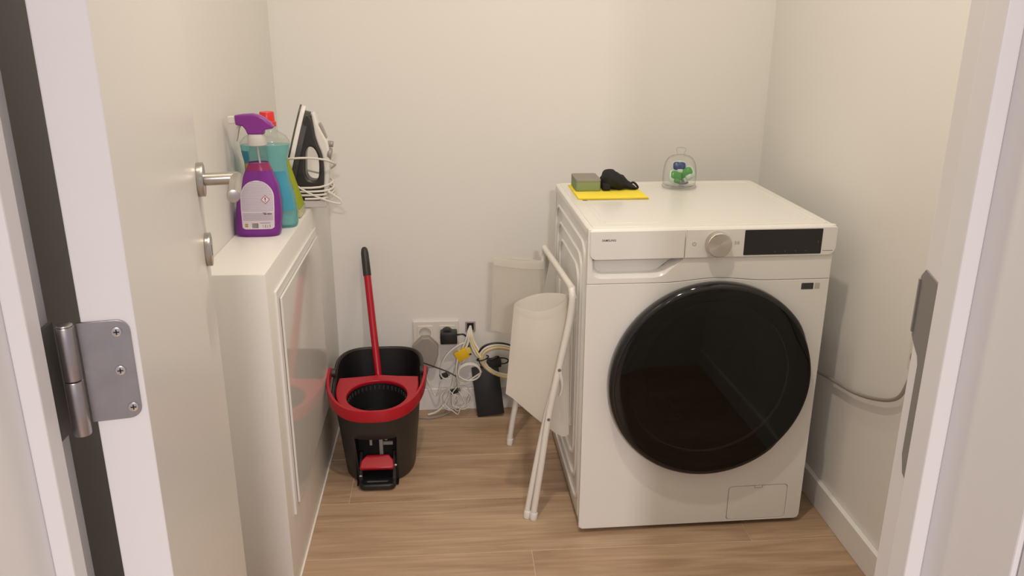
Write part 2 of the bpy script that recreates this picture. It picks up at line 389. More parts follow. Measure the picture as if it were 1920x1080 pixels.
obj('latch_slot', B(.0878, .0892, -1.231, -1.218, .93, .985), 'void', sp)

# door leaf, standing about 78 degrees open
DA = Vector((-.575, -1.200, 0)); DD = Vector((-.199, .980, 0)).normalized(); DN = Vector((DD.y, -DD.x, 0))
def doorM():   # local X along the leaf, Y = out of the visible face, Z up
    return Matrix(((DD.x, DN.x, 0, DA.x), (DD.y, DN.y, 0, DA.y), (0, 0, 1, 0), (0, 0, 0, 1)))
DM = doorM()
d1 = tag(obj('door_1', B(0, .703, -.04, 0, .008, 2.035, bev=.0012), 'lacquer', tr=DM), 'white flush door leaf standing open on the left', None, None, 'structure')
def dpart(name, bm, m, parent=d1, smooth=True, label=None): return obj(name, bm, m, parent, smooth, label, tr=DM)
HS, HZ = .653, 1.06
hb = bmesh.new(); cyl(hb, (HS, 0, HZ), (HS, .010, HZ), .0265, 40, .0012)
h = dpart('door_handle', hb, 'steel', label='brushed steel lever handle on round rose')
hb = bmesh.new(); tube(hb, [(HS, .008, HZ), (HS, .030, HZ), (HS, .057, HZ)], .0098, n=24, k=3)
dpart('neck', hb, 'steel', h)
hb = bmesh.new(); cyl(hb, (HS+.0100, .0565, HZ-.001), (HS-.125, .0565, HZ-.003), .0094, 28, .0010)
dpart('lever', hb, 'steel', h)
hb = bmesh.new(); cyl(hb, (HS, 0, HZ-.111), (HS, .009, HZ-.111), .0265, 40, .0012)
e_ = dpart('key_rose', hb, 'steel', label='round brushed steel keyhole rose')
dpart('keyhole', B(HS-.002, HS+.002, .0085, .0094, HZ-.121, HZ-.104, bev=.0004), 'void', e_)
# hinge on the narrow leaf edge facing the hallway
zt, zb = 1.070, .983
hin = dpart('hinge', box(bmesh.new(), -.0022, 0, -.042, -.0055, zb, zt), 'hinge', label='grey metal butt hinge with three screws')
ol = rrect(-.043, -.0045, zb, zt, (.0, .010, .010, .0))
me = plate([ol], .0025, .0004, Matrix(((0, 0, -1, 0), (1, 0, 0, 0), (0, 1, 0, 0), (0, 0, 0, 1))))
me.transform(DM); old = hin.data; hin.data = me; me.transform(Matrix.Translation(-wloc(hin))); me.materials.clear(); me.materials.append(MT['hinge']); bpy.data.meshes.remove(old)
for (yy, zz) in ((-.0145, 1.060), (-.0160, 1.0265), (-.0105, .993)):
    s = bmesh.new(); cyl(s, (-.0020, yy, zz), (-.0036, yy, zz), .0042, 20, .0008)
    nf = len(s.faces); box(s, -.0038, -.0034, yy-.0022, yy+.0022, zz-.0005, zz+.0005); box(s, -.0038, -.0034, yy-.0005, yy+.0005, zz-.0022, zz+.0022)
    so_ = dpart('screw', s, 'screw', hin); so_.data.materials.append(MT['ink'])
    for p_ in list(so_.data.polygons)[nf:]: p_.material_index = 1
KP = DM @ Vector((-.010, -.0495, 0))
kb = bmesh.new(); cyl(kb, (KP.x, KP.y, 1.0255), (KP.x, KP.y, 1.071), .0068, 24, .001); obj('knuckle', kb, 'hinge', hin, True)
kb = bmesh.new(); cyl(kb, (KP.x, KP.y, .977), (KP.x, KP.y, 1.0248), .0068, 24, .001); obj('knuckle', kb, 'hinge', hin, True)
kb = bmesh.new(); cyl(kb, (KP.x, KP.y, 1.071), (KP.x, KP.y, 1.0725), .0062, 24, .0006); obj('pin_cap', kb, 'screw', hin, True)
obj('frame_leaf', B(-.6425, -.6395, -1.2405, -1.2000, .970, 1.068, bev=.0004), 'strike', t1, label='grey hinge leaf let into the jamb')
# access panel in the side of the ledge
ap = thing('access_panel', 'glossy white access panel with a thin frame on the side of the ledge', 'panel', (XLG, .15, .18))
def SIDE(x): return Matrix(((0, 0, 1, x), (1, 0, 0, 0), (0, 1, 0, 0), (0, 0, 0, 1)))     # (a,b,c)->(x+c, a, b)
link_mesh('frame', plate([rrect(-.130, .440, .176, .733, .002), rrect(-.098, .405, .205, .700, .001)], .006, .0012, SIDE(XLG)), 'lacquer', ap, True)
pd = link_mesh('panel_door', plate([rrect(-.108, .418, .196, .712, .002)], .005, .0008, SIDE(XLG+.007)), 'gloss', ap, True, label='glossy white door reflecting the bucket')
obj('hinge_strip', B(XLG+.001, XLG+.0075, -.090, .40, .21, .69), 'lacquer', ap)

# ================================================================== WASHING MACHINE
PHI = .0165
WM = Matrix.Rotation(PHI, 4, 'Z')
wm = thing('washing_machine', 'white front-loading washing machine with big black round door', 'washing machine', (WM @ Vector((.3, .275, 0))))
W_, D_, H_ = .60, .5518, .8277
def wp(name, bm, m, parent=wm, smooth=True, label=None): return obj(name, bm, m, parent, smooth, label, tr=WM)
def wpl(name, outl, y, thick, bev, m, parent=wm, label=None, smooth=True):
    return link_mesh(name, plate(outl, thick, bev, WM @ FRONT(y)), m, parent, smooth, label)
# cabinet: open-fronted shell so that the drum can be seen through the door
sh = bmesh.new()
box(sh, .004, .012, .014, D_, .014, .802, bev=.002); box(sh, W_-.012, W_-.004, .014, D_, .014, .802, bev=.002)
box(sh, .004, W_-.004, D_-.01, D_, .014, .802); box(sh, .004, W_-.004, .014, D_, .014, .022)
cab = wp('cabinet', sh, 'appl')
# pressed ribs on the left side sheet
def side_ring(y0, y1, z0, z1, r, rad=.0045):
    return [(.0035, a, b) for a, b in rrect(y0, y1, z0, z1, r, 5)]
for (y0, y1, z0, z1, r) in ((.045, .520, .060, .775, .05), (.085, .480, .105, .735, .05), (.125, .44, .150, .695, .05)):
    wp('pressed_rib', tube(bmesh.new(), side_ring(y0, y1, z0, z1, r), .0048, n=10, closed=True, smooth=False), 'appl', cab)
wp('pressed_rib', tube(bmesh.new(), [(.0035, .026, .04), (.0035, .026, .79)], .0042, n=10, smooth=False), 'appl', cab)
wp('pressed_rib', tube(bmesh.new(), [(.0035, .19, .22), (.0035, .19, .62)], .0042, n=10, smooth=False), 'appl', cab)
wp('pressed_rib', tube(bmesh.new(), [(.0035, .26, .22), (.0035, .26, .62)], .0042, n=10, smooth=False), 'appl', cab)
# lid
def FLAT(z): return Matrix.Translation((0, 0, z))
tp = link_mesh('top_lid', plate([rrect(0, W_, -.0040, D_+.002, .012)], .0265, .007, WM @ FLAT(.8)), 'appl', wm, 30)
tf = link_mesh('lid_rim', plate([rrect(.012, W_-.012, .014, D_-.006, .014), rrect(.040, W_-.036, .044, D_-.03, .012)], .0035, .0016, WM @ FLAT(.8250)), 'appl', tp, 30)
link_mesh('lid_inset', plate([rrect(.052, W_-.048, .054, D_-.042, .012)], .0012, .0006, WM @ FLAT(.8262)), 'appl', tp, 30)
# lower front with door opening and filter flap opening; its upper edge arches over the door
DC = (.3172, .4362)
def arch(off=0.0):
    pts = []
    for i in range(25):
        x = i/24*W_; d = (x-.3165)/.125
        bump_ = .0088*(.5+.5*math.cos(PI*max(-1, min(1, d))))
        pts.append((x, .6912+bump_+off))
    return pts
FO = (.3985, .5600, .0170, .1190)
low = [(.010, .0125), (W_-.012, .0125), (W_-.004, .0155), (W_, .024)] + arch(-.0006)[::-1] + [(0, .018)]
wpl('front_panel', [low, circ(DC[0], DC[1], .205, 64), rrect(FO[0], FO[1], FO[2], FO[3], .010)], .014, .0138, .0012, 'appl')
fp = wpl('filter_flap', [rrect(FO[0]+.0015, FO[1]-.0012, FO[2]+.0011, FO[3]-.0016, .009)], .013, .0125, .0008, 'appl', label='small rounded service flap at the foot')
wp('flap_gap_shade', B(FO[0]-.004, FO[1]+.004, .0142, .0150, FO[2]-.002, FO[3]+.004), 'gasket', fp)  # dark plate added behind the flap so the gap around it looks shaded
wp('notch_outline', B((FO[0]+FO[1])/2-.0112, (FO[0]+FO[1])/2+.0112, .0003, .0035, FO[3]-.0078, FO[3]-.0016), 'plugg', fp)
wp('finger_notch', B((FO[0]+FO[1])/2-.010, (FO[0]+FO[1])/2+.010, .0001, .0035, FO[3]-.0065, FO[3]-.0008, bev=.0006), 'applf', fp)
# upper fascia with a scooped recess under the drawer
scoop = [(.2315, .8262), (.2315, .7500), (.222, .7425), (.205, .728), (.190, .7135), (.178, .7080), (.160, .7055), (.034, .7055), (.022, .7085), (.015, .7155), (.0125, .7250), (.0120, .7500), (.012, .8262)]
upf = arch(.0006) + [(W_, .8262)] + scoop + [(0, .8262)]
wpl('fascia', [upf], .014, .0138, .0012, 'appl')
sc = bmesh.new()
inner = [(max(.0165, min(.2315, x+(.006 if x < .1 else -.007))), z+(.0100 if z < .745 else 0)) for x, z in scoop]
loft(sc, [[Vector((x, .002, z)) for x, z in scoop[1:-1]], [Vector((x, .013, z-.001)) for x, z in inner[1:-1]], [Vector((x, .020, z+.001)) for x, z in inner[1:-1]]], False, False, False)
ic = [Vector((x, .020, z+.001)) for x, z in inner[1:-1]]; sc.faces.new([sc.verts.new(p) for p in ic])
wp('handle_scoop', sc, 'appl', smooth=40)
dr = wpl('detergent_drawer', [rrect(.0045, .2308, .7525, .8228, (.016, .001, .004, .004))], .010, .0155, .0018, 'applf')
link_mesh('brand_lettering', text_mesh('SAMSUNG', .0072, WM @ FRONT(-.0056) @ Matrix.Translation((.0318, .7980, 0)), .0001, bold=.00008, sx=1.02), 'ink', dr)
cp = wpl('control_panel', [rrect(.2325, W_+.0035, .7525, .8228, (.001, .020, .006, .001))], .010, .0155, .0018, 'applf')
kc = (.3085, .7880)
kb = bmesh.new(); lathe(kb, [(.0300, 0), (.0300, .016), (.0292, .0195), (.0280, .0205), (.0001, .0205)], 64, FRONT(-.0055) @ Matrix.Translation((kc[0], kc[1], 0)))
kn = wp('program_knob', kb, 'knob', cp, 30, 'round brushed metal program knob')
kb = bmesh.new(); tube(kb, [(kc[0]+.0262*math.cos(a), -.0260, kc[1]+.0262*math.sin(a)) for a in (PI*.62, PI*.66, PI*.70)], .0007, n=6, k=3)
wp('indicator_mark', kb, 'inkgrey', kn)
wpl('display', [rrect(.3745, .5660, .7572, .8190, .002)], -.0050, .0014, .0005, 'blackg', cp, 'black glossy display window')
dm_ = bmesh.new()
for x, s_ in ((.452, .0030), (.477, .0026), (.503, .0030), (.528, .0028)):
    box(dm_, x-s_*.5, x+s_*.5, -.0067, -.0064, .7640, .7645); box(dm_, x-s_*.4, x+s_*.4, -.0067, -.0064, .7652, .7656); box(dm_, x-.0003, x+.0003, -.0067, -.0064, .7640, .7670)
for z in (.784, .7865, .789): box(dm_, .5550, .5578, -.0067, -.0064, z, z+.0006)
tag(wp('display_icons', dm_, 'inkgrey', cp, False), kind='stuff')
ib = bmesh.new()
tube(ib, [(.2530+.0042*math.cos(a), -.0057, .7875+.0042*math.sin(a)) for a in [PI*.68+i*PI*1.64/12 for i in range(13)]], .00045, n=5, k=1)
tube(ib, [(.2530, -.0057, .7883), (.2530, -.0057, .7925)], .00045, n=5, k=1)
wp('power_icon', ib, 'inkgrey', cp, False)
ib = bmesh.new()
tube(ib, [(.3525, -.0057, .7925), (.3525, -.0057, .7840), (.3565, -.0057, .7882), (.3525, -.0057, .7925)], .0004, n=5, k=1, smooth=False)
tube(ib, [(.3590, -.0057, .7920), (.3590, -.0057, .7842)], .00045, n=5, k=1); tube(ib, [(.3615, -.0057, .7920), (.3615, -.0057, .7842)], .00045, n=5, k=1)
wp('start_icon', ib, 'inkgrey', cp, False)
ib = bmesh.new(); x = .5705
random.seed(3)
while x < .5945:
    wd = random.uniform(.0007, .0014); box(ib, x, x+wd, -.0058, -.0055, .7638, .7638+random.choice((.0011, .0011, .0016))); x += wd+.0004
wp('feature_lettering', ib, 'inkgrey', cp, False)
# rating sticker (dark, with tiny pale lines) and a small pale sticker beside it
stk = wpl('rating_sticker', [rrect(.5310, .5612, .6650, .6812, .0006)], .0004, .0005, 0, 'ink', label='small black printed sticker')
sb = bmesh.new(); random.seed(5)
for j in range(4):
    x = .5335; z = .6785-.0033*j
    while x < .5585:
        wd = random.uniform(.0010, .0030); box(sb, x, min(x+wd, .559), -.0003, -.0001, z-.0009, z); x += wd+.0006
    if j == 0: box(sb, .5330, .5350, -.0003, -.0001, .6765, .6795)
wp('sticker_print', sb, 'inkgrey', stk, False)
st2 = wpl('pale_sticker', [rrect(.5645, .5775, .6655, .6805, .0006)], .0004, .0005, 0, 'pale', label='small pale grey sticker')
# feet
for x in (.05, .55):
    for y in (.05, .50):
        fb = bmesh.new(); cyl(fb, (x, y, 0), (x, y, .016), .020, 20, .002); wp('foot', fb, 'black')
wp('underside_shade', B(.018, .582, .022, .53, .0085, .0135), 'black')  # black sheet added below the cabinet, standing in for the shade between the feet
# porthole door: shallow turned ring, smoked glass and a grip notch on the right
NA = 96; prof = [(.2555, .002), (.2590, .008), (.2590, .022), (.2575, .029), (.2540, .0335), (.2490, .0355), (.2450, .0350), (.2380, .028), (.2050, .006)]
def notch(a):       # the rim is cut back a little along the grip, lower right and right
    d = math.degrees(a)
    if d > 180: d -= 360
    s = lambda t: max(0, min(1, t))**2*(3-2*max(0, min(1, t)))
    return s((d+48)/8)*s((38-d)/20)
rb = bmesh.new(); rings = []
for i in range(NA):
    a = 2*PI*i/NA; q = notch(a); rg = []
    for r, h_ in prof:
        rr = r - q*(.0062 if r > .252 else 0.0); hh = h_
        rg.append(Vector((DC[0]+rr*math.cos(a), -hh, DC[1]+rr*math.sin(a))))
    rings.append(rg)
R_ = [[rb.verts.new(p) for p in rg] for rg in rings]
for i in range(NA):
    A_, B_ = R_[i], R_[(i+1) % NA]
    for j in range(len(prof)-1): rb.faces.new((A_[j], A_[j+1], B_[j+1], B_[j]))
dring = wp('porthole_door', rb, 'blackg', wm, 50, 'large glossy black round porthole door')
gb = bmesh.new()
gp = [(.2455, .0352), (.235, .0372), (.20, .0392), (.16, .0405), (.11, .0417), (.06, .0424), (.02, .0427), (.0005, .0427)]
lathe(gb, [(r, h_) for r, h_ in gp], 80, FRONT(0) @ Matrix.Translation((DC[0], DC[1], 0)), False, True)
wp('smoked_glass', gb, 'doorglass', dring, 60)
# door bowl, rubber gasket, drum behind the glass
bb = bmesh.new(); lathe(bb, [(.205, -.006), (.175, -.012), (.160, -.03), (.150, -.06)], 64, FRONT(0) @ Matrix.Translation((DC[0], DC[1], 0)), False, False)
wp('gasket', bb, 'gasket', wm, 60)
bb = bmesh.new(); lathe(bb, [(.150, -.06), (.235, -.085), (.240, -.36), (.225, -.385), (.06, -.395), (.001, -.38)], 64, FRONT(0) @ Matrix.Translation((DC[0], DC[1], 0)), False, True)
drm = wp('drum', bb, 'drum', wm, 40)
for a0 in (-PI/2-.1, PI/6, PI*5/6+.1):
    pb = bmesh.new()
    rings = []
    for t in range(6):
        y = .10+.05*t; rr = .236; hgt = .05*math.sin(PI*(.12+.76*t/5))
        rings.append([Vector((DC[0]+(rr-hgt*hh)*math.cos(a0+da), y, DC[1]+(rr-hgt*hh)*math.sin(a0+da))) for da, hh in ((-.16, 0), (-.09, .6), (0, 1), (.09, .6), (.16, 0))])
    loft(pb, rings, True, True, False); wp('paddle', pb, 'drum', drm)
# mains lead running from the machine along the right wall
tag(obj('mains_lead', T([(.600, .30, .36), (.640, .22, .372), (.668, .11, .3865), (.672, -.045, .4100), (.672, -.165, .4480), (.673, -.235, .4860), (.674, -.262, .535), (.680, -.272, .60)], .0045, n=10), 'cordg', None, True),
    'grey mains lead sagging along the right wall beside the washing machine', 'cable')
wsock = thing('wall_socket', 'white wall socket on the right wall, where the grey lead is plugged in', 'socket', (XR, -.28, .60))
link_mesh('socket_frame', plate([rrect(-.32, -.24, .56, .64, .006)], .009, .002, Matrix(((0, 0, -1, XR), (1, 0, 0, 0), (0, 1, 0, 0), (0, 0, 0, 1)))), 'socket', wsock, True)
cb = bmesh.new(); cyl(cb, (XR-.008, -.28, .60), (XR-.020, -.28, .60), .018, 24, .003); obj('plug', cb, 'cordg', wsock, True)

# ================================================================== ON THE MACHINE
ZT = .8290
def sheet_quad(c00, c10, c11, c01, nx, ny, z, thick, wav=.0006, seed=0):
    bm = bmesh.new(); lay = []
    for s_ in (0, 1):
        g = []
        for j in range(ny+1):
            row = []
            for i in range(nx+1):
                u, v = i/nx, j/ny
                p = (Vector(c00)*(1-u)+Vector(c10)*u)*(1-v)+(Vector(c01)*(1-u)+Vector(c11)*u)*v
                n_ = noise.noise(Vector((p.x*40+seed, p.y*40, 0)))
                e = min(u, 1-u, v, 1-v)*12
                rnd = min(1, e+.35)
                row.append(bm.verts.new(Vector((p.x, p.y, z+(thick*rnd+wav*(n_+.6) if s_ else 0)))))
            g.append(row)
        lay.append(g)
    for s_ in (0, 1):
        g = lay[s_]
        for j in range(ny):
            for i in range(nx): bm.faces.new((g[j][i], g[j][i+1], g[j+1][i+1], g[j+1][i]))
    a, b = lay
    for i in range(nx):
        bm.faces.new((a[0][i], a[0][i+1], b[0][i+1], b[0][i])); bm.faces.new((a[ny][i], a[ny][i+1], b[ny][i+1], b[ny][i]))
    for j in range(ny):
        bm.faces.new((a[j][0], a[j+1][0], b[j+1][0], b[j][0])); bm.faces.new((a[j][nx], a[j+1][nx], b[j+1][nx], b[j][nx]))
    return bm
yc = thing('cleaning_cloth', 'folded yellow cleaning cloth lying on the washing machine', 'cloth', (.115, .40, ZT))
obj('bottom_fold', sheet_quad((.0225, .309), (.2165, .311), (.212, .468), (.022, .505), 20, 16, ZT, .0018, .0004), 'yellow', yc, 50)
obj('top_fold', sheet_quad((.0235, .3105), (.2150, .3125), (.2105, .467), (.023, .503), 20, 16, ZT+.0022, .0020, .0008, 3), 'yellow', yc, 50)
ZY = ZT+.0056
spg = thing('sponge', 'two-layer kitchen sponge, green below and grey on top, on the yellow cloth', 'sponge', (.064, .44, ZY))
link_mesh('foam', plate([rrect(.029, .0985, .394, .492, .007)], .0250, .0012, FLAT(ZY)), 'spgreen', spg, True)
link_mesh('scourer', plate([rrect(.0285, .0990, .3935, .4925, .008)], .0080, .0020, FLAT(ZY+.0245)), 'spgrey', spg, True)
# black crumpled cloth pouch with a loop
bp_ = thing('cloth_pouch', 'crumpled black cloth with a dangling loop beside the sponge', 'cloth', (.155, .43, ZY))
bm = bmesh.new(); rings = []
for t in range(15):
    u = t/14; x = .106+u*.090
    hgt = [.030, .046, .053, .055, .054, .052, .048, .044, .039, .034, .029, .024, .019, .014, .008][t]
    wd = .020+.020*math.sin(PI*min(1, u*1.15+.1))
    lift = .016*(1-u) if u < .3 else 0.0
    rg = []
    for i in range(20):
        a = 2*PI*i/20
        p = Vector((x, .432-.012*u+wd*math.cos(a), ZY+max(.0, hgt*.5+hgt*.5*math.sin(a))))
        n_ = noise.noise_vector(p*55)*.0075
        p += n_; p.z = max(ZY+.0004, p.z)
        rg.append(p)
    rings.append(rg)
loft(bm, rings); obj('bundle', bm, 'bcloth', bp_, 50)
bm = bmesh.new(); box(bm, .104, .126, .392, .416, ZY, ZY+.021, bev=.004)
for v in bm.verts: v.co += noise.noise_vector(v.co*90)*.002; v.co.z = max(ZY+.0002, v.co.z)
obj('folded_end', bm, 'bcloth', bp_, 50)
obj('loop', tube(bmesh.new(), [(.186, .420, ZY+.014), (.195, .418, ZY+.018), (.203, .415, ZY+.012), (.207, .412, ZY+.005), (.200, .410, ZY+.003), (.190, .411, ZY+.004)], .0032, n=8), 'bcloth', bp_, True)

# glass cloche with laundry capsules
JX, JY = .3365, .4560
jar = thing('glass_cloche', 'small clear glass dome jar holding laundry capsules', 'jar', (JX, JY, ZT))
JT = Matrix.Translation((JX, JY, ZT))
jb = bmesh.new(); lathe(jb, [(.040, 0), (.0470, .001), (.0485, .004), (.0480, .008), (.0455, .0105), (.044, .0095), (.030, .0075), (.0005, .0070)], 48, JT, True, True)
obj('glass_base', jb, 'glass', jar, 40)
jb = bmesh.new()
outp = [(.0460, .0110), (.0468, .016), (.0472, .030), (.0468, .045), (.0448, .062), (.0410, .075), (.0345, .0850), (.0260, .0905), (.0150, .0930), (.0108, .0950), (.0100, .0990), (.0118, .1030), (.0135, .1065), (.0138, .1100), (.0125, .1130), (.0080, .1145), (.0005, .1148)]
lathe(jb, outp, 48, JT, False, True)
obj('glass_dome', jb, 'glass', jar, 40)
def pillow(bm, c, rx, ry, rz, tr):
    t = bmesh.new(); bmesh.ops.create_uvsphere(t, u_segments=20, v_segments=12, radius=1)
    for v in t.verts:
        x, y, z = v.co; s = lambda q: math.copysign(abs(q)**.55, q)
        e = max(abs(s(x)), abs(s(y)))
        v.co = Vector((c[0]+rx*s(x), c[1]+ry*s(y), c[2]+rz*z*(1-.35*e**3)))
    bmesh.ops.transform(t, matrix=tr, verts=t.verts)
    me = bpy.data.meshes.new('t'); t.to_mesh(me); t.free(); bm.from_mesh(me); bpy.data.meshes.remove(me)
    return bm
def pod(loc, rot, label, base='podw', a='podg', b='podb'):
    p = thing('laundry_capsule', label, 'capsule', loc, 'laundry capsules in the glass jar')
    TR = Matrix.Translation(loc) @ rot.to_matrix().to_4x4()
    obj('film_pouch', pillow(bmesh.new(), (0, 0, 0), .0225, .0205, .0070, TR), base, p, True)
    obj('gel_chamber', pillow(bmesh.new(), (0, .004, .005), .0185, .0125, .0075, TR), a, p, True)
    obj('gel_chamber', pillow(bmesh.new(), (.002, -.011, .006), .0100, .0070, .0065, TR), b, p, True)
    return p
from mathutils import Euler
pod((JX-.015, JY-.014, ZT+.0320), Euler((1.15, .30, .25)), 'green and pale laundry capsule lying low at the left in the glass jar', 'podw', 'podg', 'podg')
pod((JX+.0190, JY-.008, ZT+.0400), Euler((1.15, -.55, -.25)), 'green and white laundry capsule leaning at the right in the glass jar', 'podw', 'podg', 'podw')
pod((JX-.002, JY+.004, ZT+.0560), Euler((1.2, .06, 0)), 'blue and white laundry capsule on top in the glass jar', 'podw', 'podb', 'podw')
pod((JX+.002, JY, ZT+.0165), Euler((.05, .05, .6)), 'dark grey-blue laundry capsule flat at the bottom of the glass jar', 'jardust', 'jardust', 'jardust')

# ================================================================== ON THE LEDGE
def sel(a, b, e, n=40, cx=0.0, cy=0.0, z=0.0):
    out = []
    for i in range(n):
        t = 2*PI*i/n; c, s = math.cos(t), math.sin(t)
        out.append(Vector((cx+math.copysign(abs(c)**(2/e), c)*a, cy+math.copysign(abs(s)**(2/e), s)*b, z)))
    return out
def interp(tab, z):
    for (z0, *v0), (z1, *v1) in zip(tab, tab[1:]):
        if z <= z1:
            t = max(0, min(1, (z-z0)/(z1-z0))); t = t*t*(3-2*t)*.5+t*.5
            return [a+(b-a)*t for a, b in zip(v0, v1)]
    return list(tab[-1][1:])
ZL = ZLG
# purple spray bottle: (z, centre x, half width, half depth)
SY = .137
SP = [(ZL, -.7830, .0470, .0260), (ZL+.004, -.7828, .0525, .0295), (ZL+.012, -.7825, .0540, .0300), (.850, -.7775, .0540, .0300), (.880, -.7755, .0515, .0290), (.912, -.7725, .0455, .0270), (.944, -.7705, .0330, .0235), (.966, -.7690, .0235, .0205), (.985, -.7685, .0200, .0190), (1.009, -.7680, .0190, .0185)]
def sp_rings(z0, z1, n, grow=0.0):
    out = []
    for i in range(n+1):
        z = z0+(z1-z0)*i/n; cx, a, b = interp(SP, z); e = 3.2 if z < .92 else 3.2-1.2*min(1, (z-.92)/.05)
        out.append(sel(a+grow, b+grow, e, 40, cx, SY, z))
    return out
sp_ = thing('spray_bottle', 'purple trigger spray bottle with a white back label on the ledge', 'bottle', (-.782, SY, ZL))
zs = [ZL, ZL+.003, ZL+.008, ZL+.014]
rg = []
for z in zs + [ZL+.02+(.966-ZL-.02)*i/20 for i in range(21)]:
    cx, a, b = interp(SP, z); e = 3.2 if z < .92 else 3.2-1.2*min(1, (z-.92)/.05); rg.append(sel(a, b, e, 40, cx, SY, z))
obj('filled_body', loft(bmesh.new(), rg), 'purple', sp_, 50, 'translucent purple body')
obj('clear_neck', loft(bmesh.new(), sp_rings(.9665, 1.009, 8), False, False), 'bottleclear', sp_, 50)
obj('front_label_seen_through', loft(bmesh.new(), [[v for v in r_] for r_ in sp_rings(.951, .968, 3, .0004)], False, False), 'magenta', sp_, 50)
cb = bmesh.new(); lathe(cb, [(.0195, 0), (.0215, .001), (.0215, .018), (.0200, .0205), (.0185, .026)], 28, Matrix.Translation((-.768, SY, 1.008)))
col_ = obj('collar', cb, 'milky', sp_, True)
obj('dip_tube', T([(-.768, SY, 1.01), (-.766, SY, .97), (-.757, SY, .88), (-.745, SY, .80)], .0022, n=8), 'milky', sp_, True)
tro = [(-.812, 1.0775), (-.795, 1.0800), (-.773, 1.0810), (-.757, 1.0775), (-.744, 1.0700), (-.733, 1.0605), (-.7265, 1.0515), (-.729, 1.0470), (-.739, 1.0455), (-.748, 1.0440), (-.750, 1.0340), (-.786, 1.0340), (-.790, 1.0450), (-.796, 1.0530), (-.811, 1.0560)]
link_mesh('trigger_head', plate([tro], .026, .004, FRONT(SY+.013)), 'trigger', sp_, 40, 'purple trigger head')
link_mesh('nozzle', plate([rrect(-.829, -.811, 1.0590, 1.0755, .003)], .018, .002, FRONT(SY+.009)), 'white', sp_, 40)
obj('trigger_lever', tube(bmesh.new(), [(-.803, SY, 1.056), (-.8085, SY, 1.047), (-.8120, SY, 1.034), (-.8165, SY, 1.018)], 0, k=5, prof=[(-.003, -.007), (.003, -.007), (.003, .007), (-.003, .007)], upv=(0, 1, 0)), 'milky', sp_, True)
# arched label following the body's front
def on_front(x, z, off):
    cx, a, b = interp(SP, z); t = min(.999, abs((x-cx)/a)); e = 3.2 if z < .92 else 3.2-1.2*min(1, (z-.92)/.05)
    return Vector((x, SY-b*(1-t**e)**(1/e)-off, z))
def label_edge(z):
    z0, z1 = .8125, .9290
    cx = -.7770+.002*(z-z0)/(z1-z0)*2
    hw = .0420
    if z > .888: t = (z-.888)/(z1-.888); hw = .0390*math.sqrt(max(0, 1-t*t))
    else: hw = .0370+.0020*min(1, (z-z0)/.05)
    if z < z0+.006: hw -= .006*(1-math.sqrt(max(0, 1-((z0+.006-z)/.006)**2)))
    return cx-hw, cx+hw
def label_mesh(z0, z1, nz, off, inset=0.0):
    bm = bmesh.new(); rows_ = []
    for j in range(nz+1):
        z = z0+(z1-z0)*j/nz; a, b = label_edge(z); a += inset; b -= inset
        if b < a: a = b = (a+b)/2
        rows_.append([bm.verts.new(on_front(a+(b-a)*i/20, z, off)) for i in range(21)])
    for r0_, r1_ in zip(rows_, rows_[1:]):
        for i in range(20): bm.faces.new((r0_[i], r0_[i+1], r1_[i+1], r1_[i]))
    return bm
lab = obj('back_label', label_mesh(.8125, .9288, 40, .0007), 'labelw', sp_, 60, 'white arched label with small print and hazard sign')
obj('small_print', label_mesh(.8560, .9270, 24, .0010, .0022), 'print', lab, 60)
obj('small_print', label_mesh(.8335, .8520, 8, .0010, .0030), 'print', lab, 60)
def wraptext(s, size, x, z, m, name, off=.0013, bold=.0, sx=1.0):
    me = text_mesh(s, size, Matrix.Identity(4), .0, bold=bold, sx=sx)
    for v in me.vertices: v.co = on_front(x+v.co.x, z+v.co.y, off)
    return link_mesh(name, me, m, lab)
wb = bmesh.new()
def patch(bm, x0, x1, z0, z1, off):
    vs = [bm.verts.new(on_front(x, z, off)) for x, z in ((x0, z0), ((x0+x1)/2, z0), (x1, z0), (x1, z1), ((x0+x1)/2, z1), (x0, z1))]
    bm.faces.new((vs[0], vs[1], vs[4], vs[5])); bm.faces.new((vs[1], vs[2], vs[3], vs[4])); return bm
obj('volume_field', patch(wb, -.7640, -.7420, .8465, .8545, .0012), 'labelw', lab)
wraptext('750 ml e', .0070, -.7635, .8478, 'ink', 'volume_lettering', .0016, bold=.00015, sx=.82)
def diamond(cx, cz, s, off, m, name):
    bm = bmesh.new(); n = 8; pts = []
    for (a, b) in (((-s, 0), (0, -s)), ((0, -s), (s, 0)), ((s, 0), (0, s)), ((0, s), (-s, 0))):
        for i in range(n): t = i/n; pts.append((a[0]+(b[0]-a[0])*t, a[1]+(b[1]-a[1])*t))
    c = bm.verts.new(on_front(cx, cz, off)); vs = [bm.verts.new(on_front(cx+x, cz+z, off)) for x, z in pts]
    for i in range(len(vs)): bm.faces.new((c, vs[i], vs[(i+1) % len(vs)]))
    return obj(name, bm, m, lab)
diamond(-.7550, .8840, .0105, .0014, 'inkred', 'hazard_border'); diamond(-.7550, .8840, .0088, .0017, 'labelw', 'hazard_field')
wb = bmesh.new(); patch(wb, -.7560, -.7540, .8825, .8895, .0020); patch(wb, -.7560, -.7540, .8790, .8808, .0020); obj('hazard_mark', wb, 'ink', lab)
wb = bmesh.new(); random.seed(11); x = -.7905
while x < -.7760:
    wd = random.choice((.0004, .0007, .0011)); patch(wb, x, x+wd, .8155, .8275, .0013); x += wd+random.choice((.0004, .0007))
obj('barcode', wb, 'inkgrey', lab)
wb = bmesh.new()
for i in range(2):
    for j in range(2): patch(wb, -.8070+i*.0036, -.8040+i*.0036, .8180+j*.0046, .8215+j*.0046, .0013)
obj('gold_symbols', wb, 'inkgold', lab)
wb = bmesh.new(); random.seed(12)
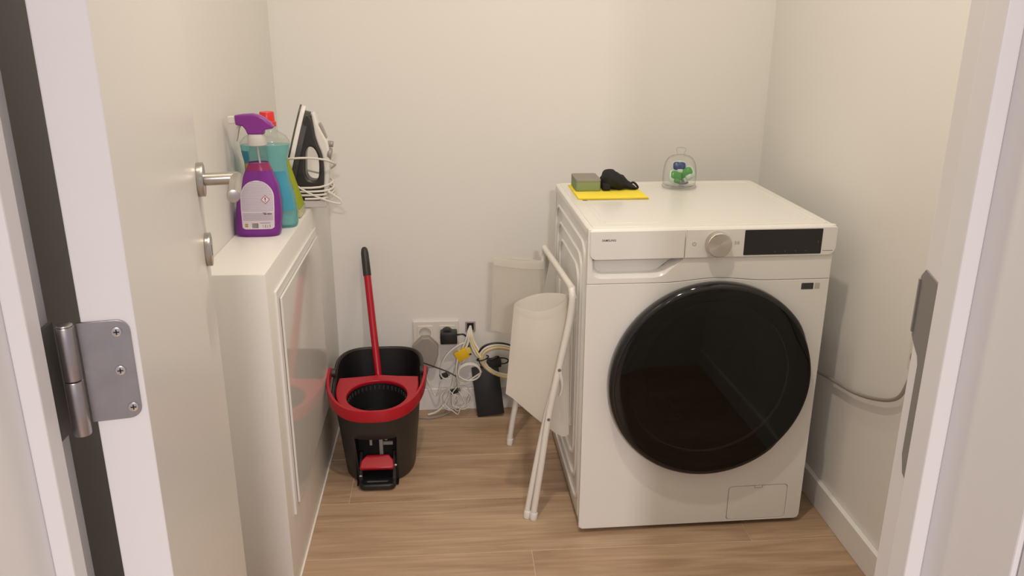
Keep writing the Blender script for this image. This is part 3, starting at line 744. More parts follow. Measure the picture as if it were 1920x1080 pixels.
for z in (.8270, .8200, .8165):
    x = -.7720 if z > .822 else -.7660
    while x < -.7480: wd = random.uniform(.0008, .002); patch(wb, x, x+wd, z, z+(.0012 if z > .822 else .0026), .0013); x += wd+(.0004 if z > .822 else .004)
obj('small_symbols', wb, 'inkgrey', lab)

# teal cleaner bottle with red cap
TY = .218
TP = [(ZL, -.7640, .0540, .0270), (ZL+.004, -.7640, .0600, .0310), (ZL+.012, -.7640, .0615, .0320), (.830, -.7645, .0625, .0320), (.870, -.7660, .0600, .0310), (.922, -.7690, .0520, .0290), (.955, -.7700, .0505, .0285), (.985, -.7685, .0570, .0295), (1.004, -.7680, .0600, .0295), (1.018, -.7660, .0500, .0260), (1.028, -.7580, .0270, .0200), (1.034, -.7560, .0160, .0160), (1.042, -.7560, .0150, .0150)]
def tl_rings(zl):
    out = []
    for z in zl:
        cx, a, b = interp(TP, z); e = 2.7 if z < 1.0 else 2.2; out.append(sel(a, b, e, 40, cx, TY, z))
    return out
te = thing('cleaner_bottle', 'waisted teal cleaner bottle with a red cap, behind the purple spray bottle', 'bottle', (-.764, TY, ZL))
obj('filled_body', loft(bmesh.new(), tl_rings([ZL, ZL+.003, ZL+.008, ZL+.014]+[.81+(.998-.81)*i/20 for i in range(21)])), 'teal', te, 50, 'translucent teal body')
obj('clear_shoulder', loft(bmesh.new(), tl_rings([.9985+(1.042-.9985)*i/12 for i in range(13)]), False, False), 'bottleclear', te, 50)
def teal_patch(u0, u1, z0, z1, off, m, name):
    bm = bmesh.new(); rows_ = []
    for j in range(13):
        z = z0+(z1-z0)*j/12; cx, a, b = interp(TP, z); row = []
        for i in range(13):
            u = u0+(u1-u0)*i/12; t = min(.999, abs(u)); row.append(bm.verts.new(Vector((cx+u*(a+off), TY-(b+off)*(1-t**2.7)**(1/2.7), z))))
        rows_.append(row)
    for r0_, r1_ in zip(rows_, rows_[1:]):
        for i in range(12): bm.faces.new((r0_[i], r0_[i+1], r1_[i+1], r1_[i]))
    return obj(name, bm, m, te, 60)
teal_patch(-.75, .93, .838, .935, .0006, 'tealblue', 'front_label')
teal_patch(-.95, -.62, .955, .985, .0006, 'tealblue', 'top_label')
teal_patch(-.88, -.60, .938, .954, .0006, 'connyel', 'yellow_tab')
cb = bmesh.new(); lathe(cb, [(.0150, 0), (.0205, .001), (.0205, .012), (.0180, .014), (.0172, .034), (.0160, .036), (.0005, .036)], 28, Matrix.Translation((-.7575, TY, 1.040)), True, True)
obj('cap', cb, 'redcap', te, True, 'red plastic cap')

# lime sponge cloth leaning on the teal bottle
gr = thing('sponge_cloth', 'lime green sponge cloth leaning between the teal bottle and the iron', 'cloth', (-.718, .335, ZL))
gt = Matrix.Translation((-.7085, .335, ZL+.006)) @ Matrix.Rotation(math.radians(-15.5), 4, 'Y')
bm = bmesh.new(); box(bm, -.0150, .0020, -.040, .040, .016, .150, bev=.004, seg=3, tr=gt); obj('pad', bm, 'lime', gr, 50)
bm = bmesh.new(); box(bm, -.0162, .0000, -.041, .041, 0, .040, bev=.002, seg=2, tr=gt @ Matrix.Translation((-.001, 0, -.003))); obj('wrapper', bm, 'foil', gr, 50, 'printed paper wrapper at the lower end')

# steam iron standing on its heel
IY = .455
ir = thing('steam_iron', 'black and white steam iron standing on its heel with its white cord wound round', 'iron', (-.70, IY, ZL))
S0 = Vector((-.7850, 0, ZL+.004)); S1 = Vector((-.7130, 0, 1.0680)); EL = (S1-S0); ED = EL.normalized(); EN = Vector((ED.z, 0, -ED.x))
def boat(off0, off1, shrink, t0=0.0, t1=1.0):
    bm = bmesh.new(); rings = []
    n = 22; path = []
    for i in range(n+1):
        t = t0+(t1-t0)*i/n; wv = .054*(max(0, 1-t**2.3))**.72*(min(1, .80+t*1.5) if t < .14 else 1)-shrink
        path.append((t, max(.0006, wv)))
    for off, dw in ((off0, .0012), (off0+.0012, 0), (off1-.0012, 0), (off1, .0012)):
        rings.append([S0+EL*t+EN*off+Vector((0, IY+max(.0004, w_-dw), 0)) for t, w_ in path]+[S0+EL*t+EN*off+Vector((0, IY-max(.0004, w_-dw), 0)) for t, w_ in path[::-1]])
    return loft(bm, rings)
obj('soleplate', boat(-.004, .0005, .0), 'sole', ir, 40)
obj('white_skirt', boat(.0005, .0125, .001, 0, .995), 'white', ir, 40)
obj('lower_body', boat(.0125, .0270, .004, .02, .955), 'ironblk', ir, 40)
dark_o = [(-.7010, 1.0440), (-.6930, 1.0430), (-.6855, 1.0300), (-.6825, 1.0050), (-.6800, .9840), (-.6735, .9600), (-.6670, .9410), (-.6635, .9200), (-.6630, .8900), (-.6660, .8520), (-.6740, .8150), (-.7500, .8100), (-.7580, .8300), (-.7480, .9000), (-.7240, .9900)]
dark_h = smooth_path([(-.7095, .9400, 0), (-.7010, .9560, 0), (-.6880, .9540, 0), (-.6780, .9350, 0), (-.6755, .9080, 0), (-.6790, .8760, 0), (-.6890, .8650, 0), (-.7060, .8690, 0), (-.7130, .8850, 0), (-.7120, .9080, 0)], 4, True)
link_mesh('handle_body', plate([[(p.x, p.y) for p in smooth_path([(x, z, 0) for x, z in dark_o], 3, True)], [(p.x, p.y) for p in dark_h]], .044, .006, FRONT(IY+.022)), 'ironblk', ir, 40, 'dark charcoal handle body')
wh_o = [(-.6860, 1.0470), (-.6790, 1.0440), (-.6690, 1.0150), (-.6560, .9860), (-.6490, .9700), (-.6455, .9400), (-.6470, .9050), (-.6540, .8550), (-.6610, .8030), (-.6760, .8030), (-.6680, .8520), (-.6645, .8900), (-.6650, .9200), (-.6685, .9410), (-.6750, .9600), (-.6815, .9840), (-.6840, 1.0050), (-.6870, 1.0300)]
link_mesh('top_shell', plate([[(p.x, p.y) for p in smooth_path([(x, z, 0) for x, z in wh_o], 3, True)]], .036, .006, FRONT(IY+.018)), 'white', ir, 40, 'white top shell')
link_mesh('water_window', plate([[(p.x, p.y) for p in smooth_path([(-.6705, 1.0180, 0), (-.6640, 1.0140, 0), (-.6530, .9830, 0), (-.6520, .9720, 0), (-.6600, .9800, 0), (-.6690, 1.0000, 0)], 4, True)]], .030, .003, FRONT(IY+.015)), 'irongrey', ir, 40)
cb = bmesh.new(); cyl(cb, (-.6500, IY, .9630), (-.6360, IY, .9610), .0085, 20, .001); obj('steam_button', cb, 'irongrey', ir, True)
cb = bmesh.new(); cyl(cb, (-.6520, IY-.004, .9370), (-.6410, IY-.004, .9350), .0160, 24, .002); obj('temperature_dial', cb, 'irongrey', ir, True)
obj('heel', B(-.7800, -.6600, IY-.040, IY+.040, ZL, ZL+.020, bev=.005, seg=3), 'white', ir, True)
obj('heel_recess', B(-.7400, -.6760, IY-.036, IY+.036, ZL+.018, ZL+.034, bev=.004), 'ironblk', ir, True)
def wrap_loop(z0, dz, x0, x1, yh, tilt, n=20, turns=1.0, ph=0.0):
    out = []; cx, hx = (x0+x1)/2, (x1-x0)/2
    for i in range(int(n*turns)+1):
        a = ph+2*PI*i/n; c, s = math.cos(a), math.sin(a)
        q = lambda v: math.copysign(abs(v)**.7, v)
        out.append(Vector((cx+hx*q(c), IY+yh*q(s), z0+dz*i/n+tilt*c)))
    return out
cd = wrap_loop(ZL+.030, .010, -.7830, -.6430, .060, -.002, turns=3.0, ph=-PI/2)
cd = cd[:-1] + [Vector((-.672, IY-.055, .8535)), Vector((-.643, IY, .860)), Vector((-.690, IY+.058, .872)), Vector((-.760, IY+.045, .892)), Vector((-.7840, IY-.005, .915)), Vector((-.762, IY-.0615, .9310)), Vector((-.700, IY-.0600, .9340)), Vector((-.655, IY-.050, .9270)), Vector((-.636, IY-.030, .9150)), Vector((-.634, IY, .905)), Vector((-.650, IY+.03, .890))]
obj('cord', tube(bmesh.new(), cd, .0030, n=8, k=3), 'cordw', ir, True, 'white mains cord')
obj('cord_end', T([(-.735, IY-.060, .860), (-.700, IY-.0605, .8380), (-.655, IY-.052, .8150), (-.627, IY-.045, .8055), (-.6190, IY-.043, .8070), (-.6220, IY-.044, .8170), (-.636, IY-.046, .8280), (-.652, IY-.050, .8400)], .0028, n=8), 'cordw', ir, True)
sb = bmesh.new()
for i in range(5):
    p0 = Vector((-.652, IY-.050, .8400)).lerp(Vector((-.636, IY-.046, .8280)), i/5); p1 = Vector((-.652, IY-.050, .8400)).lerp(Vector((-.636, IY-.046, .8280)), (i+.65)/5)
    cyl(sb, p0, p1, .0048, 12, .0006)
obj('strain_relief', sb, 'cordw', ir, True)

# ================================================================== MOP BUCKET AND MOP
BX, BY = -.546, .432
bk = thing('mop_bucket', 'black pedal mop bucket with red wringer insert and red carrying handle', 'bucket', (BX, BY, 0))
def bring(z, grow=0.0, n=64, top=False, t=None):
    t = z/.27 if t is None else t; a = .104+.026*t+grow; b = .148+.042*t+grow; out = []
    for i in range(n):
        an = 2*PI*(i+.5)/n - PI/2; c, s = math.cos(an), math.sin(an)
        e = 2.5 if s < 0 else 3.6
        x = math.copysign(abs(c)**(2/e), c)*a; y = math.copysign(abs(s)**(2/e), s)*b
        zz = z
        if top is not False:
            q = max(0, min(1, (y/b+.25)/.75)); q = q*q*(3-2*q); zz = z+q*.042*top
        out.append(Vector((BX+x, BY+y, zz)))
    return out
bz = [0.0, .004, .02, .04, .06, .08, .10, .12, .14, .155, .18, .205, .23, .245]
rings = [bring(z, -.004 if z == 0 else 0, top=max(0, (z-.14)/.105)) for z in bz]
bm = bmesh.new(); R_ = [[bm.verts.new(p) for p in rg] for rg in rings]; n = 64
WIN = {i for i in range(n) if abs(rings[2][i].x-BX) < .058 and rings[2][i].y < BY}
for j, (a, b) in enumerate(zip(R_, R_[1:])):
    for i in range(n):
        i2 = (i+1) % n
        if 1 <= j <= 8 and i in WIN and i2 in WIN and bz[j] < .15: continue
        bm.faces.new((a[i], a[i2], b[i2], b[i]))
bm.faces.new(R_[0][::-1])
o = obj('outer_body', bm, 'char', bk, 45, 'charcoal grey bucket body')
s = o.modifiers.new('s', 'SOLIDIFY'); s.thickness = .003; s.offset = -1
# rim rolled outwards
rim = bring(.245, .003, top=1.0)
obj('rim', tube(bmesh.new(), rim, .005, n=8, closed=True, smooth=False), 'char', bk, True)
# inner tank
bm = bmesh.new(); loft(bm, [bring(.246, -.005, top=1.0), bring(.19, -.008, top=.4), bring(.16, -.012), bring(.158, -.030)], False, False)
fc = bm.faces.new([bm.verts.new(p) for p in bring(.158, -.030)]); obj('inner_tank', bm, 'blackd', bk, 45)
# red insert with round wringer opening
WCX, WCY, WR = BX+.002, BY-.076, .087
fr = [p for p in bring(.245, -.006)]
ins = [(p.x, p.y) for p in fr if p.y < BY+.030]
ins = sorted([q for q in ins if q[0] <= BX], key=lambda q: -q[1]) + sorted([q for q in ins if q[0] > BX], key=lambda q: q[1])
ins += [(BX+.119, BY+.032), (BX+.060, BY+.038), (BX, BY+.048), (BX-.060, BY+.038), (BX-.119, BY+.032)]
tilt = Matrix.Translation((0, BY, .243)) @ Matrix.Rotation(math.radians(4.0), 4, 'X') @ Matrix.Translation((0, -BY, 0))
obj_ins = link_mesh('wringer_insert', plate([ins, circ(WCX, WCY, WR, 64)], .012, .003, tilt), 'red', bk, 40, 'red insert around the round wringer opening')
bm = bmesh.new(); lathe(bm, [(.0885, .008), (.0875, 0), (.084, -.020), (.074, -.075), (.0005, -.078)], 64, tilt @ Matrix.Translation((WCX, WCY, .004)), False, True)
bs = obj('wringer_basket', bm, 'blackd', bk, 40)
bm = bmesh.new()
for i in range(40):
    a = 2*PI*i/40; box(bm, -.0012, .0012, -.0015, .0015, -.016, -.004, tr=tilt @ Matrix.Translation((WCX+.0840*math.cos(a), WCY+.0840*math.sin(a), 0)) @ Matrix.Rotation(a, 4, 'Z'))
obj('basket_teeth', bm, 'gasket', bs)
bm = bmesh.new(); cyl(bm, (WCX+.004, WCY-.03, .17), (WCX+.004, WCY-.03, .205), .0022, 8); obj('spinner_pin', bm, 'screw', bs); bm = bmesh.new(); cyl(bm, (WCX-.022, WCY-.035, .17), (WCX-.022, WCY-.035, .190), .0018, 8); obj('spinner_pin', bm, 'screw', bs)
# carrying handle lying forward on the rim
hp = []
for i in range(41):
    t = i/40; a = PI + t*PI; c, s = math.cos(a), math.sin(a)
    x = math.copysign(abs(c)**(2/2.6), c)*.1415; y = math.copysign(abs(s)**(2/2.6), s)*.217
    hp.append(Vector((BX+x, BY+.012+y, .2830-.038*(abs(s)**1.1))))
obj('carry_handle', tube(bmesh.new(), hp, 0, smooth=False, prof=[(-.0035, -.017), (.0035, -.017), (.0045, -.012), (.0045, .012), (.0035, .017), (-.0035, .017), (-.0045, .012), (-.0045, -.012)], upv=(0, 0, 1)), 'red', bk, 40, 'red plastic carrying handle')
for sx in (-1, 1):
    cb = bmesh.new(); cyl(cb, (BX+sx*.124, BY+.014, .283), (BX+sx*.1475, BY+.014, .283), .013, 20, .002); obj('handle_pivot', cb, 'char', bk, True)
# pedal bay
bay = bmesh.new()
x0, x1, yb0, yb1, z0, z1 = BX-.060, BX+.060, BY-.165, BY-.07, .004, .152
for q in (((x0, yb1, z0), (x1, yb1, z0), (x1, yb1, z1), (x0, yb1, z1)), ((x0, yb0+.012, z0), (x0, yb1, z0), (x0, yb1, z1), (x0, yb0+.012, z1)), ((x1, yb0+.012, z0), (x1, yb1, z0), (x1, yb1, z1), (x1, yb0+.012, z1)), ((x0, yb0+.012, z1), (x1, yb0+.012, z1), (x1, yb1, z1), (x0, yb1, z1)), ((x0, yb0, z0), (x1, yb0, z0), (x1, yb1, z0), (x0, yb1, z0))):
    bay.faces.new([bay.verts.new(Vector(p)) for p in q])
obj('pedal_bay', bay, 'blackd', bk)
gm = bmesh.new(); box(gm, BX-.012, BX+.034, BY-.112, BY-.104, .128, .138); box(gm, BX+.006, BX+.016, BY-.122, BY-.108, .078, .135); box(gm, BX+.016, BX+.044, BY-.110, BY-.104, .104, .114); box(gm, BX-.022, BX-.015, BY-.118, BY-.106, .108, .138); box(gm, BX+.022, BX+.030, BY-.125, BY-.106, .128, .146)
obj('pedal_mechanism', gm, 'plugg', bk)
# black pedal foot: ring-shaped frame low over the floor, red treadle above it
pf = rrect(BX-.0520, BX+.0530, BY-.193, BY-.070, .020)
link_mesh('pedal_foot', plate([pf, rrect(BX-.0300, BX+.0320, BY-.178, BY-.171, .003)], .018, .005, FLAT(.003)), 'black', bk, 40, 'black foot plate with slot')
for sx in (-1, 1):
    tube_p = [(BX+.0005+sx*.046, BY-.186, .018), (BX+.0005+sx*.0475, BY-.165, .026), (BX+.0005+sx*.048, BY-.14, .060), (BX+.0005+sx*.048, BY-.115, .085)]
    obj('pedal_arm', T(tube_p, .0065, n=10), 'black', bk, True)
tm = Matrix.Translation((BX, BY-.148, .066)) @ Matrix.Rotation(math.radians(38), 4, 'X')
tre = [(-.049, -.018), (-.044, -.022), (.044, -.022), (.049, -.018), (.047, .004), (.034, .021), (-.030, .021), (-.045, .004)]
link_mesh('treadle', plate([tre], .016, .004, tm), 'red', bk, 40, 'red foot treadle')
cb = bmesh.new(); cyl(cb, (BX+.050, BY-.150, .060), (BX+.056, BY-.150, .060), .004, 10); obj('pivot_pin', cb, 'screw', bk); cb = bmesh.new(); cyl(cb, (BX-.043, BY-.172, .040), (BX-.050, BY-.172, .040), .003, 10); obj('pivot_pin', cb, 'screw', bk)

# mop standing in the tank, leaning back against the wall
mp_ = thing('mop', 'short red mop handle with black grip standing in the bucket', 'mop', (-.545, .52, .16))
m0, m1 = Vector((-.5480, .5150, .160)), Vector((-.5975, .7270, .5920))
md = (m1-m0); L_ = md.length; md.normalize()
bm = bmesh.new(); cyl(bm, m0, m0+md*(L_-.090), .0112, 24); obj('handle_tube', bm, 'red', mp_, True, 'red metal tube')
bm = bmesh.new(); lathe(bm, [(.0118, 0), (.0128, .002), (.0125, .05), (.0120, .075), (.0095, .088), (.0050, .0935), (.0005, .0945)], 24, axis_tr(m0+md*(L_-.0935), md)); obj('grip', bm, 'char', mp_, True, 'black rubber grip')
bm = bmesh.new(); lathe(bm, [(.06, 0), (.075, .004), (.078, .012), (.05, .020), (.022, .026), (.018, .05), (.0130, .055)], 32, Matrix.Translation((-.548, .530, .1585)) @ Matrix.Scale(.72, 4, (0, 1, 0))); obj('mop_head', bm, 'blackd', mp_, True, 'black mop head low in the tank')

# ================================================================== SOCKETS, PLUGS AND CABLES ON THE BACK WALL
so2 = thing('double_socket', 'cream double wall socket with two plugs above the baseboard', 'socket', (-.377, YB, .242))
link_mesh('cover_plate', plate([rrect(-.4530, -.3000, .2390, .3260, .003), circ(-.4130, .285, .0215, 32), circ(-.3390, .285, .0215, 32)], .010, .002, FRONT(YB)), 'socket', so2, 40)
for cx in (-.4130, -.3390):
    sq = link_mesh('socket_insert', plate([rrect(cx-.026, cx+.026, .259, .311, .004), circ(cx, .285, .0195, 32)], .0035, .001, FRONT(YB-.0095)), 'socket', so2, 40)
    bm = bmesh.new(); lathe(bm, [(.0200, .0125), (.0195, 0), (.0005, 0)], 32, FRONT(YB-.0005) @ Matrix.Translation((cx, .285, 0)), False, True); obj('socket_well', bm, 'socket', sq, True)
pg = thing('flat_plug', 'flat grey octagonal plug in the left half of the double socket', 'plug', (-.412, .735, .16))
po = [(-.4250, .2790), (-.3990, .2790), (-.3700, .2480), (-.3700, .2160), (-.3860, .1700), (-.4360, .1680), (-.4560, .2160), (-.4560, .2480)]
link_mesh('body', plate([po], .030, .004, FRONT(.744)), 'plugg', pg, 40)
obj('collar', B(-.4200, -.4040, .716, .736, .155, .171, bev=.003), 'plugg', pg, True)
obj('cord', T([(-.412, .726, .158), (-.411, .722, .13), (-.400, .718, .10), (-.385, .712, .07), (-.372, .705, .085), (-.365, .708, .12)], .0030, n=8), 'cordw', pg, True)
ad = thing('power_adapter', 'small black power adapter in the right half of the double socket', 'adapter', (-.334, .735, .26))
obj('body', B(-.3620, -.3060, .700, .744, .2590, .2990, bev=.004, seg=2), 'black', ad, True)
bm = bmesh.new(); lathe(bm, [(.019, 0), (.020, .02), (.017, .028)], 28, FRONT(.7445) @ Matrix.Translation((-.3395, .2880, 0))); obj('round_back', bm, 'black', ad, True)
obj('cord', T([(-.3065, .722, .285), (-.295, .720, .2870), (-.283, .722, .2850), (-.272, .722, .270), (-.268, .716, .235), (-.262, .714, .215)], .0030, n=8), 'black', ad, True)
ou = thing('cable_outlet', 'small rectangular wall opening from which the white cables come out', 'outlet', (-.264, YB, .285))
link_mesh('surround', plate([rrect(-.2780, -.2440, .2830, .3190, .002), rrect(-.2720, -.2500, .2880, .3140, .001)], .004, .001, FRONT(YB)), 'plugg', ou, 40)
obj('opening', B(-.2720, -.2500, YB-.0015, YB-.0005, .2880, .3140), 'void', ou)
def cable(pts, r, m, label, cat='cable', group=None, k=6, name='cable'):
    return tag(obj(name, tube(bmesh.new(), pts, r, n=8, k=k), m, None, True), label, cat, group)
O = (-.261, YB-.004, .303)
Y_ = .715
cable([O, (-.268, .725, .296), (-.276, .718, .270), (-.292, .714, .232), (-.306, .712, .190), (-.318, .710, .145), (-.326, .708, .105), (-.340, .704, .060), (-.360, .700, .032), (-.385, .700, .012), (-.41, .698, .005)], .0040, 'cordw', 'long white cable dropping from the wall outlet to the floor by the bucket')
cable([O, (-.266, .722, .290), (-.270, .712, .262), (-.286, .708, .222), (-.300, .706, .180), (-.308, .704, .140), (-.304, .700, .105), (-.300, .702, .075)], .0040, 'cordw', 'white cable hanging straight down behind the yellow connector')
lp = []
for i in range(27):
    a = -.3+2*PI*i/16; lp.append((-.268+.037*math.cos(a), .690-.0007*i, .166+.030*math.sin(a)))
cable([(-.300, .700, .240), (-.306, .695, .21), (-.312, .692, .17), (-.306, .690, .135), (-.285, .688, .126)] + lp, .0030, 'cordw', 'white cable wound into a small open loop in front of the wall', k=3)
cable([(-.285, .716, .258), (-.310, .705, .250), (-.342, .700, .222), (-.362, .700, .180), (-.362, .700, .148), (-.345, .700, .135), (-.325, .702, .140)], .0030, 'cordw', 'white cable arching left from the yellow connector')
random.seed(21)
for q in range(3):
    cxx, czz = (-.335, -.318, -.298)[q], (.062, .058, .070)[q]; pts = []
    for i in range(22):
        a = 2*PI*i/11+q; rr = .020+.012*random.random(); pts.append((cxx+rr*1.1*math.cos(a), .690+.016*math.sin(a*.7+q), max(.010, czz+rr*1.5*math.sin(a))))
    cable(pts, .0016, 'cordw', ('thin white wire tangle nearest the bucket', 'thin white wire tangle in the middle above the baseboard', 'thin white wire tangle nearest the black box')[q], k=3, group=None)
cable([(-.440, .68, .0034), (-.405, .675, .0034), (-.375, .683, .0034), (-.350, .70, .0034), (-.336, .713, .005)], .0030, 'cordg', 'thin grey cable lying in an arc on the floor behind the bucket')
cable([(-.452, .690, .213), (-.430, .690, .205), (-.385, .692, .185), (-.340, .690, .166), (-.312, .686, .150)], .0024, 'black', 'thin black wire running from behind the bucket towards the white loop')
yk = thing('yellow_connector', 'yellow plastic cable connector among the white cables', 'connector', (-.288, .70, .19))
yt = Matrix.Translation((-.292, .700, .222)) @ Matrix.Rotation(math.radians(-28), 4, 'Y')
bm = bmesh.new(); box(bm, -.021, .021, -.008, .008, -.018, .018, bev=.003, tr=yt); obj('body', bm, 'connyel', yk, True)
bm = bmesh.new(); box(bm, .020, .034, -.006, .006, -.008, .012, bev=.002, tr=yt); obj('plug_end', bm, 'cordy', yk, True)
for c_, lb in (((-.352, .705, .146), 'small black cable plug beside the grey plug cord'), ((-.318, .692, .094), 'small black cable plug among the wire tangle')):
    bt = Matrix.Translation(c_) @ Matrix.Rotation(math.radians(-18), 4, 'Y')
    cpl = thing('cable_plug', lb, 'plug', (c_[0], c_[1], c_[2]-.008))
    bm = bmesh.new(); box(bm, -.015, .012, -.006, .006, -.008, .008, bev=.002, tr=bt); obj('body', bm, 'black', cpl, True)
    bm = bmesh.new(); box(bm, .012, .019, -.004, .004, -.005, .005, bev=.001, tr=bt); obj('tip', bm, 'inkgrey', cpl, True)
# coil of mixed cables to the right
def coil(dr, dy, m, label, lead):
    pts = [O] + lead; R0 = .068+dr
    for i in range(0, 25):
        a = PI*1.02+2*PI*i/18
        pts.append((-.150+R0*math.cos(a), .690-.004*math.sin(a)+dy, .196+R0*.72*math.sin(a)-.22*R0*math.cos(a)))
    return cable(pts, .0042, m, label, k=4, group=None)
coil(.000, .000, 'cordw', 'white cable of the tied coil, inner turn', [(-.258, .722, .292), (-.250, .715, .262), (-.236, .705, .238)])
coil(.007, -.006, 'cordc', 'cream cable of the tied coil', [(-.262, .720, .288), (-.255, .710, .255), (-.240, .700, .228)])
coil(.003, .008, 'cordy', 'yellow cable of the tied coil', [(-.260, .726, .286), (-.252, .718, .250), (-.238, .708, .222)])
coil(.013, .004, 'cordw', 'white cable of the tied coil, outer turn', [(-.264, .722, .284), (-.258, .712, .248), (-.244, .704, .220)])
coil(.018, .012, 'black', 'black cable of the tied coil', [(-.266, .728, .284), (-.260, .722, .246), (-.248, .712, .226)])
ct = thing('cable_tie', 'black cable tie binding the coil of cables', 'cable tie', (-.222, .69, .195))
obj('band', tube(bmesh.new(), [(-.222+.019*math.cos(2*PI*i/16), .6945+.017*math.sin(2*PI*i/16), .2100+.006*math.cos(2*PI*i/16)) for i in range(16)], .0022, n=6, k=2, closed=True), 'black', ct, True)
obj('tail', T([(-.205, .680, .212), (-.190, .678, .214), (-.176, .680, .220), (-.170, .684, .215), (-.182, .684, .205), (-.198, .682, .204)], .0035, n=8), 'black', ct, True)
# black box leaning against the wall under the coil
bx_ = thing('black_box', 'black rectangular network box leaning on the back wall under the cable coil', 'device', (-.195, .71, 0))
bt = Matrix.Translation((-.1960, .690, .004)) @ Matrix.Rotation(math.radians(-8), 4, 'X') @ Matrix.Rotation(math.radians(-6.5), 4, 'Y')
bm = bmesh.new(); box(bm, -.0455, .0455, -.014, .014, 0, .170, bev=.003, tr=bt); obj('casing', bm, 'boxblk', bx_, True)
bm = bmesh.new(); box(bm, -.0440, .0440, -.0150, -.0135, .004, .166, bev=.0006, tr=bt); obj('face_plate', bm, 'boxblk', bx_, True)
a2 = thing('black_adapter', 'small black adapter perched on top of the black box', 'adapter', (-.182, .712, .178))
bm = bmesh.new(); box(bm, -.2080, -.1600, .690, .718, .1760, .2020, bev=.004); obj('body', bm, 'black', a2, True)
obj('cord', T([(-.162, .702, .186), (-.150, .700, .186), (-.139, .698, .192), (-.137, .698, .200), (-.150, .697, .207), (-.172, .697, .208), (-.190, .698, .204)], .0024, n=8), 'black', a2, True)

# ================================================================== FOLDING LAUNDRY STAND WITH BAGS
hm = thing('laundry_stand', 'white folding laundry stand with hanging fabric bags, leaning on the washing machine', 'laundry stand', (-.08, .28, 0))
TR_ = .0085
YN, YR = .072, .485
fa = [(-.1130, YN, .012), (-.0955, YN, .150), (-.0770, YN, .304), (-.0520, YN, .443), (-.0300, YN, .560), (-.0235, YN, .615), (-.0225, YN+.003, .642), (-.0235, YN+.016, .6540), (-.0250, YN+.040, .6560), (-.0440, YR-.030, .6480), (-.0450, YR-.008, .6440), (-.0460, YR, .6300), (-.0500, YR, .590), (-.0900, YR, .330), (-.1320, YR, .118), (-.1480, YR, .012)]
obj('outer_frame', tube(bmesh.new(), fa, TR_, n=14, k=6), 'tube', hm, True, 'white bent steel tube frame')
fb_ = [(-.1300, YN+.010, .012), (-.1040, YN+.014, .170), (-.0790, YN+.018, .304), (-.0460, YN+.022, .443), (-.0215, YN+.024, .560), (-.0160, YN+.026, .600), (-.0160, YN+.034, .622), (-.0170, YN+.060, .630), (-.0310, YR-.010, .6220), (-.0330, YR+.012, .6160), (-.0350, YR+.020, .600), (-.0640, YR+.020, .450), (-.0900, YR+.020, .330), (-.1305, YR+.020, .118), (-.1465, YR+.020, .012)]
obj('inner_frame', tube(bmesh.new(), fb_, TR_*.92, n=14, k=6), 'tube', hm, True)
for p, d in (((-.1130, YN, 0), (-.1105, YN, .022)), ((-.1300, YN+.010, 0), (-.1266, YN+.0105, .022)), ((-.1480, YR, 0), (-.1452, YR, .022)), ((-.1465, YR+.020, 0), (-.1440, YR+.020, .022))):
    cb = bmesh.new(); cyl(cb, p, d, .0102, 16, .0015); obj('foot_cap', cb, 'white', hm, True)
for (x, z) in ((-.0520, .443), (-.0770, .304)):
    cb = bmesh.new(); cyl(cb, (x, YN-.0080, z), (x, YN-.0105, z), .0042, 14, .0008); obj('rivet', cb, 'inkgrey', hm, True)
obj('plastic_clip', T([(-.0505, YN-.006, .435), (-.0440, YN-.004, .410), (-.0430, YN, .385), (-.0475, YN+.003, .365)], lambda t: .0050*(1-.6*t), n=8), 'white', hm, True)
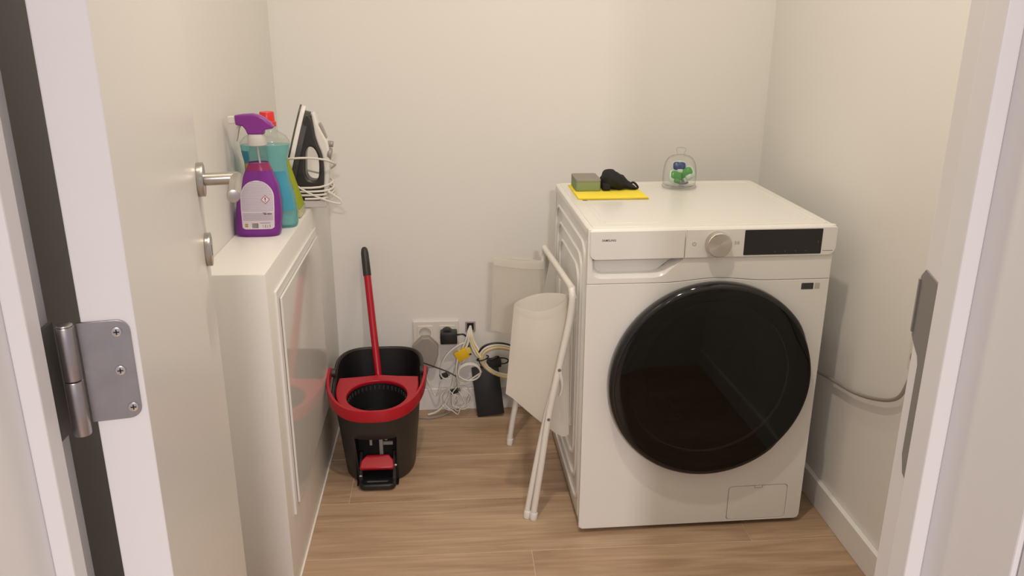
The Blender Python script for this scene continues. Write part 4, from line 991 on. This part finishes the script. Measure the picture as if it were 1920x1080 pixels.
def bag(name, L0, L1, R0, R1, bottom, yf, yb_, m, sag, hem, label, mh=None, parent=hm):
    """flattened open-topped bag: front and back sheets sharing side and bottom edges"""
    nu, nv = 18, 22; bm = bmesh.new()
    def pt(u, v, front):
        xl = L0[0]+(L1[0]-L0[0])*v; xr = R0[0]+(R1[0]-R0[0])*v
        x = xl+(xr-xl)*u
        zt = L0[1]+(R0[1]-L0[1])*u - (sag*math.sin(PI*u) if front else -sag*.35*math.sin(PI*u))
        zb = L1[1]; 
        for (u0, z0), (u1, z1) in zip(bottom, bottom[1:]):
            if u0 <= u <= u1: zb = z0+(z1-z0)*(u-u0)/(u1-u0)
        z = zt+(zb-zt)*v
        bul = math.sin(PI*min(1, max(0, u)))**.6*(1-.75*v**2)
        ym = (yf+yb_)/2
        wv = .005*noise.noise(Vector((x*18, z*9, 3 if front else 8)))+.004*math.sin(u*9+v*2)*v
        y = ym+((yf-ym) if front else (yb_-ym))*bul+wv*bul
        return Vector((x, y, z))
    for front in (True, False):
        g = [[bm.verts.new(pt(i/nu, j/nv, front)) for i in range(nu+1)] for j in range(nv+1)]
        for j in range(nv):
            for i in range(nu): bm.faces.new((g[j][i], g[j][i+1], g[j+1][i+1], g[j+1][i]))
    bmesh.ops.remove_doubles(bm, verts=bm.verts, dist=.0004)
    o = obj(name, bm, m, parent, 60, label)
    hb_ = bmesh.new()
    for front in (True, False):
        g = [[hb_.verts.new(pt(i/nu, j/nv*hem, front)+Vector((0, -.0012 if front else .0012, .0008))) for i in range(nu+1)] for j in (0, 8, 16, nv)]
        for j in range(3):
            for i in range(nu): hb_.faces.new((g[j][i], g[j][i+1], g[j+1][i+1], g[j+1][i]))
    obj('hem', hb_, mh or m, o, 60)
    return o
bag('front_bag', (-.1640, .6030), (-.1850, .3550), (-.0230, .6230), (-.0150, .2300), [(0, .3560), (.10, .345), (.43, .2920), (.66, .2560), (.80, .2360), (.92, .2240), (1, .2300)], .084, .150, 'fabric', .018, .065, 'white fabric bag hanging at the near end')
bag('rear_bag', (-.1960, .6240), (-.2050, .3950), (-.0470, .6090), (-.0450, .3650), [(0, .3950), (.5, .380), (1, .3650)], .468, .480, 'fabric2', .003, .10, 'thin white fabric bag hanging at the far end', 'fabric')
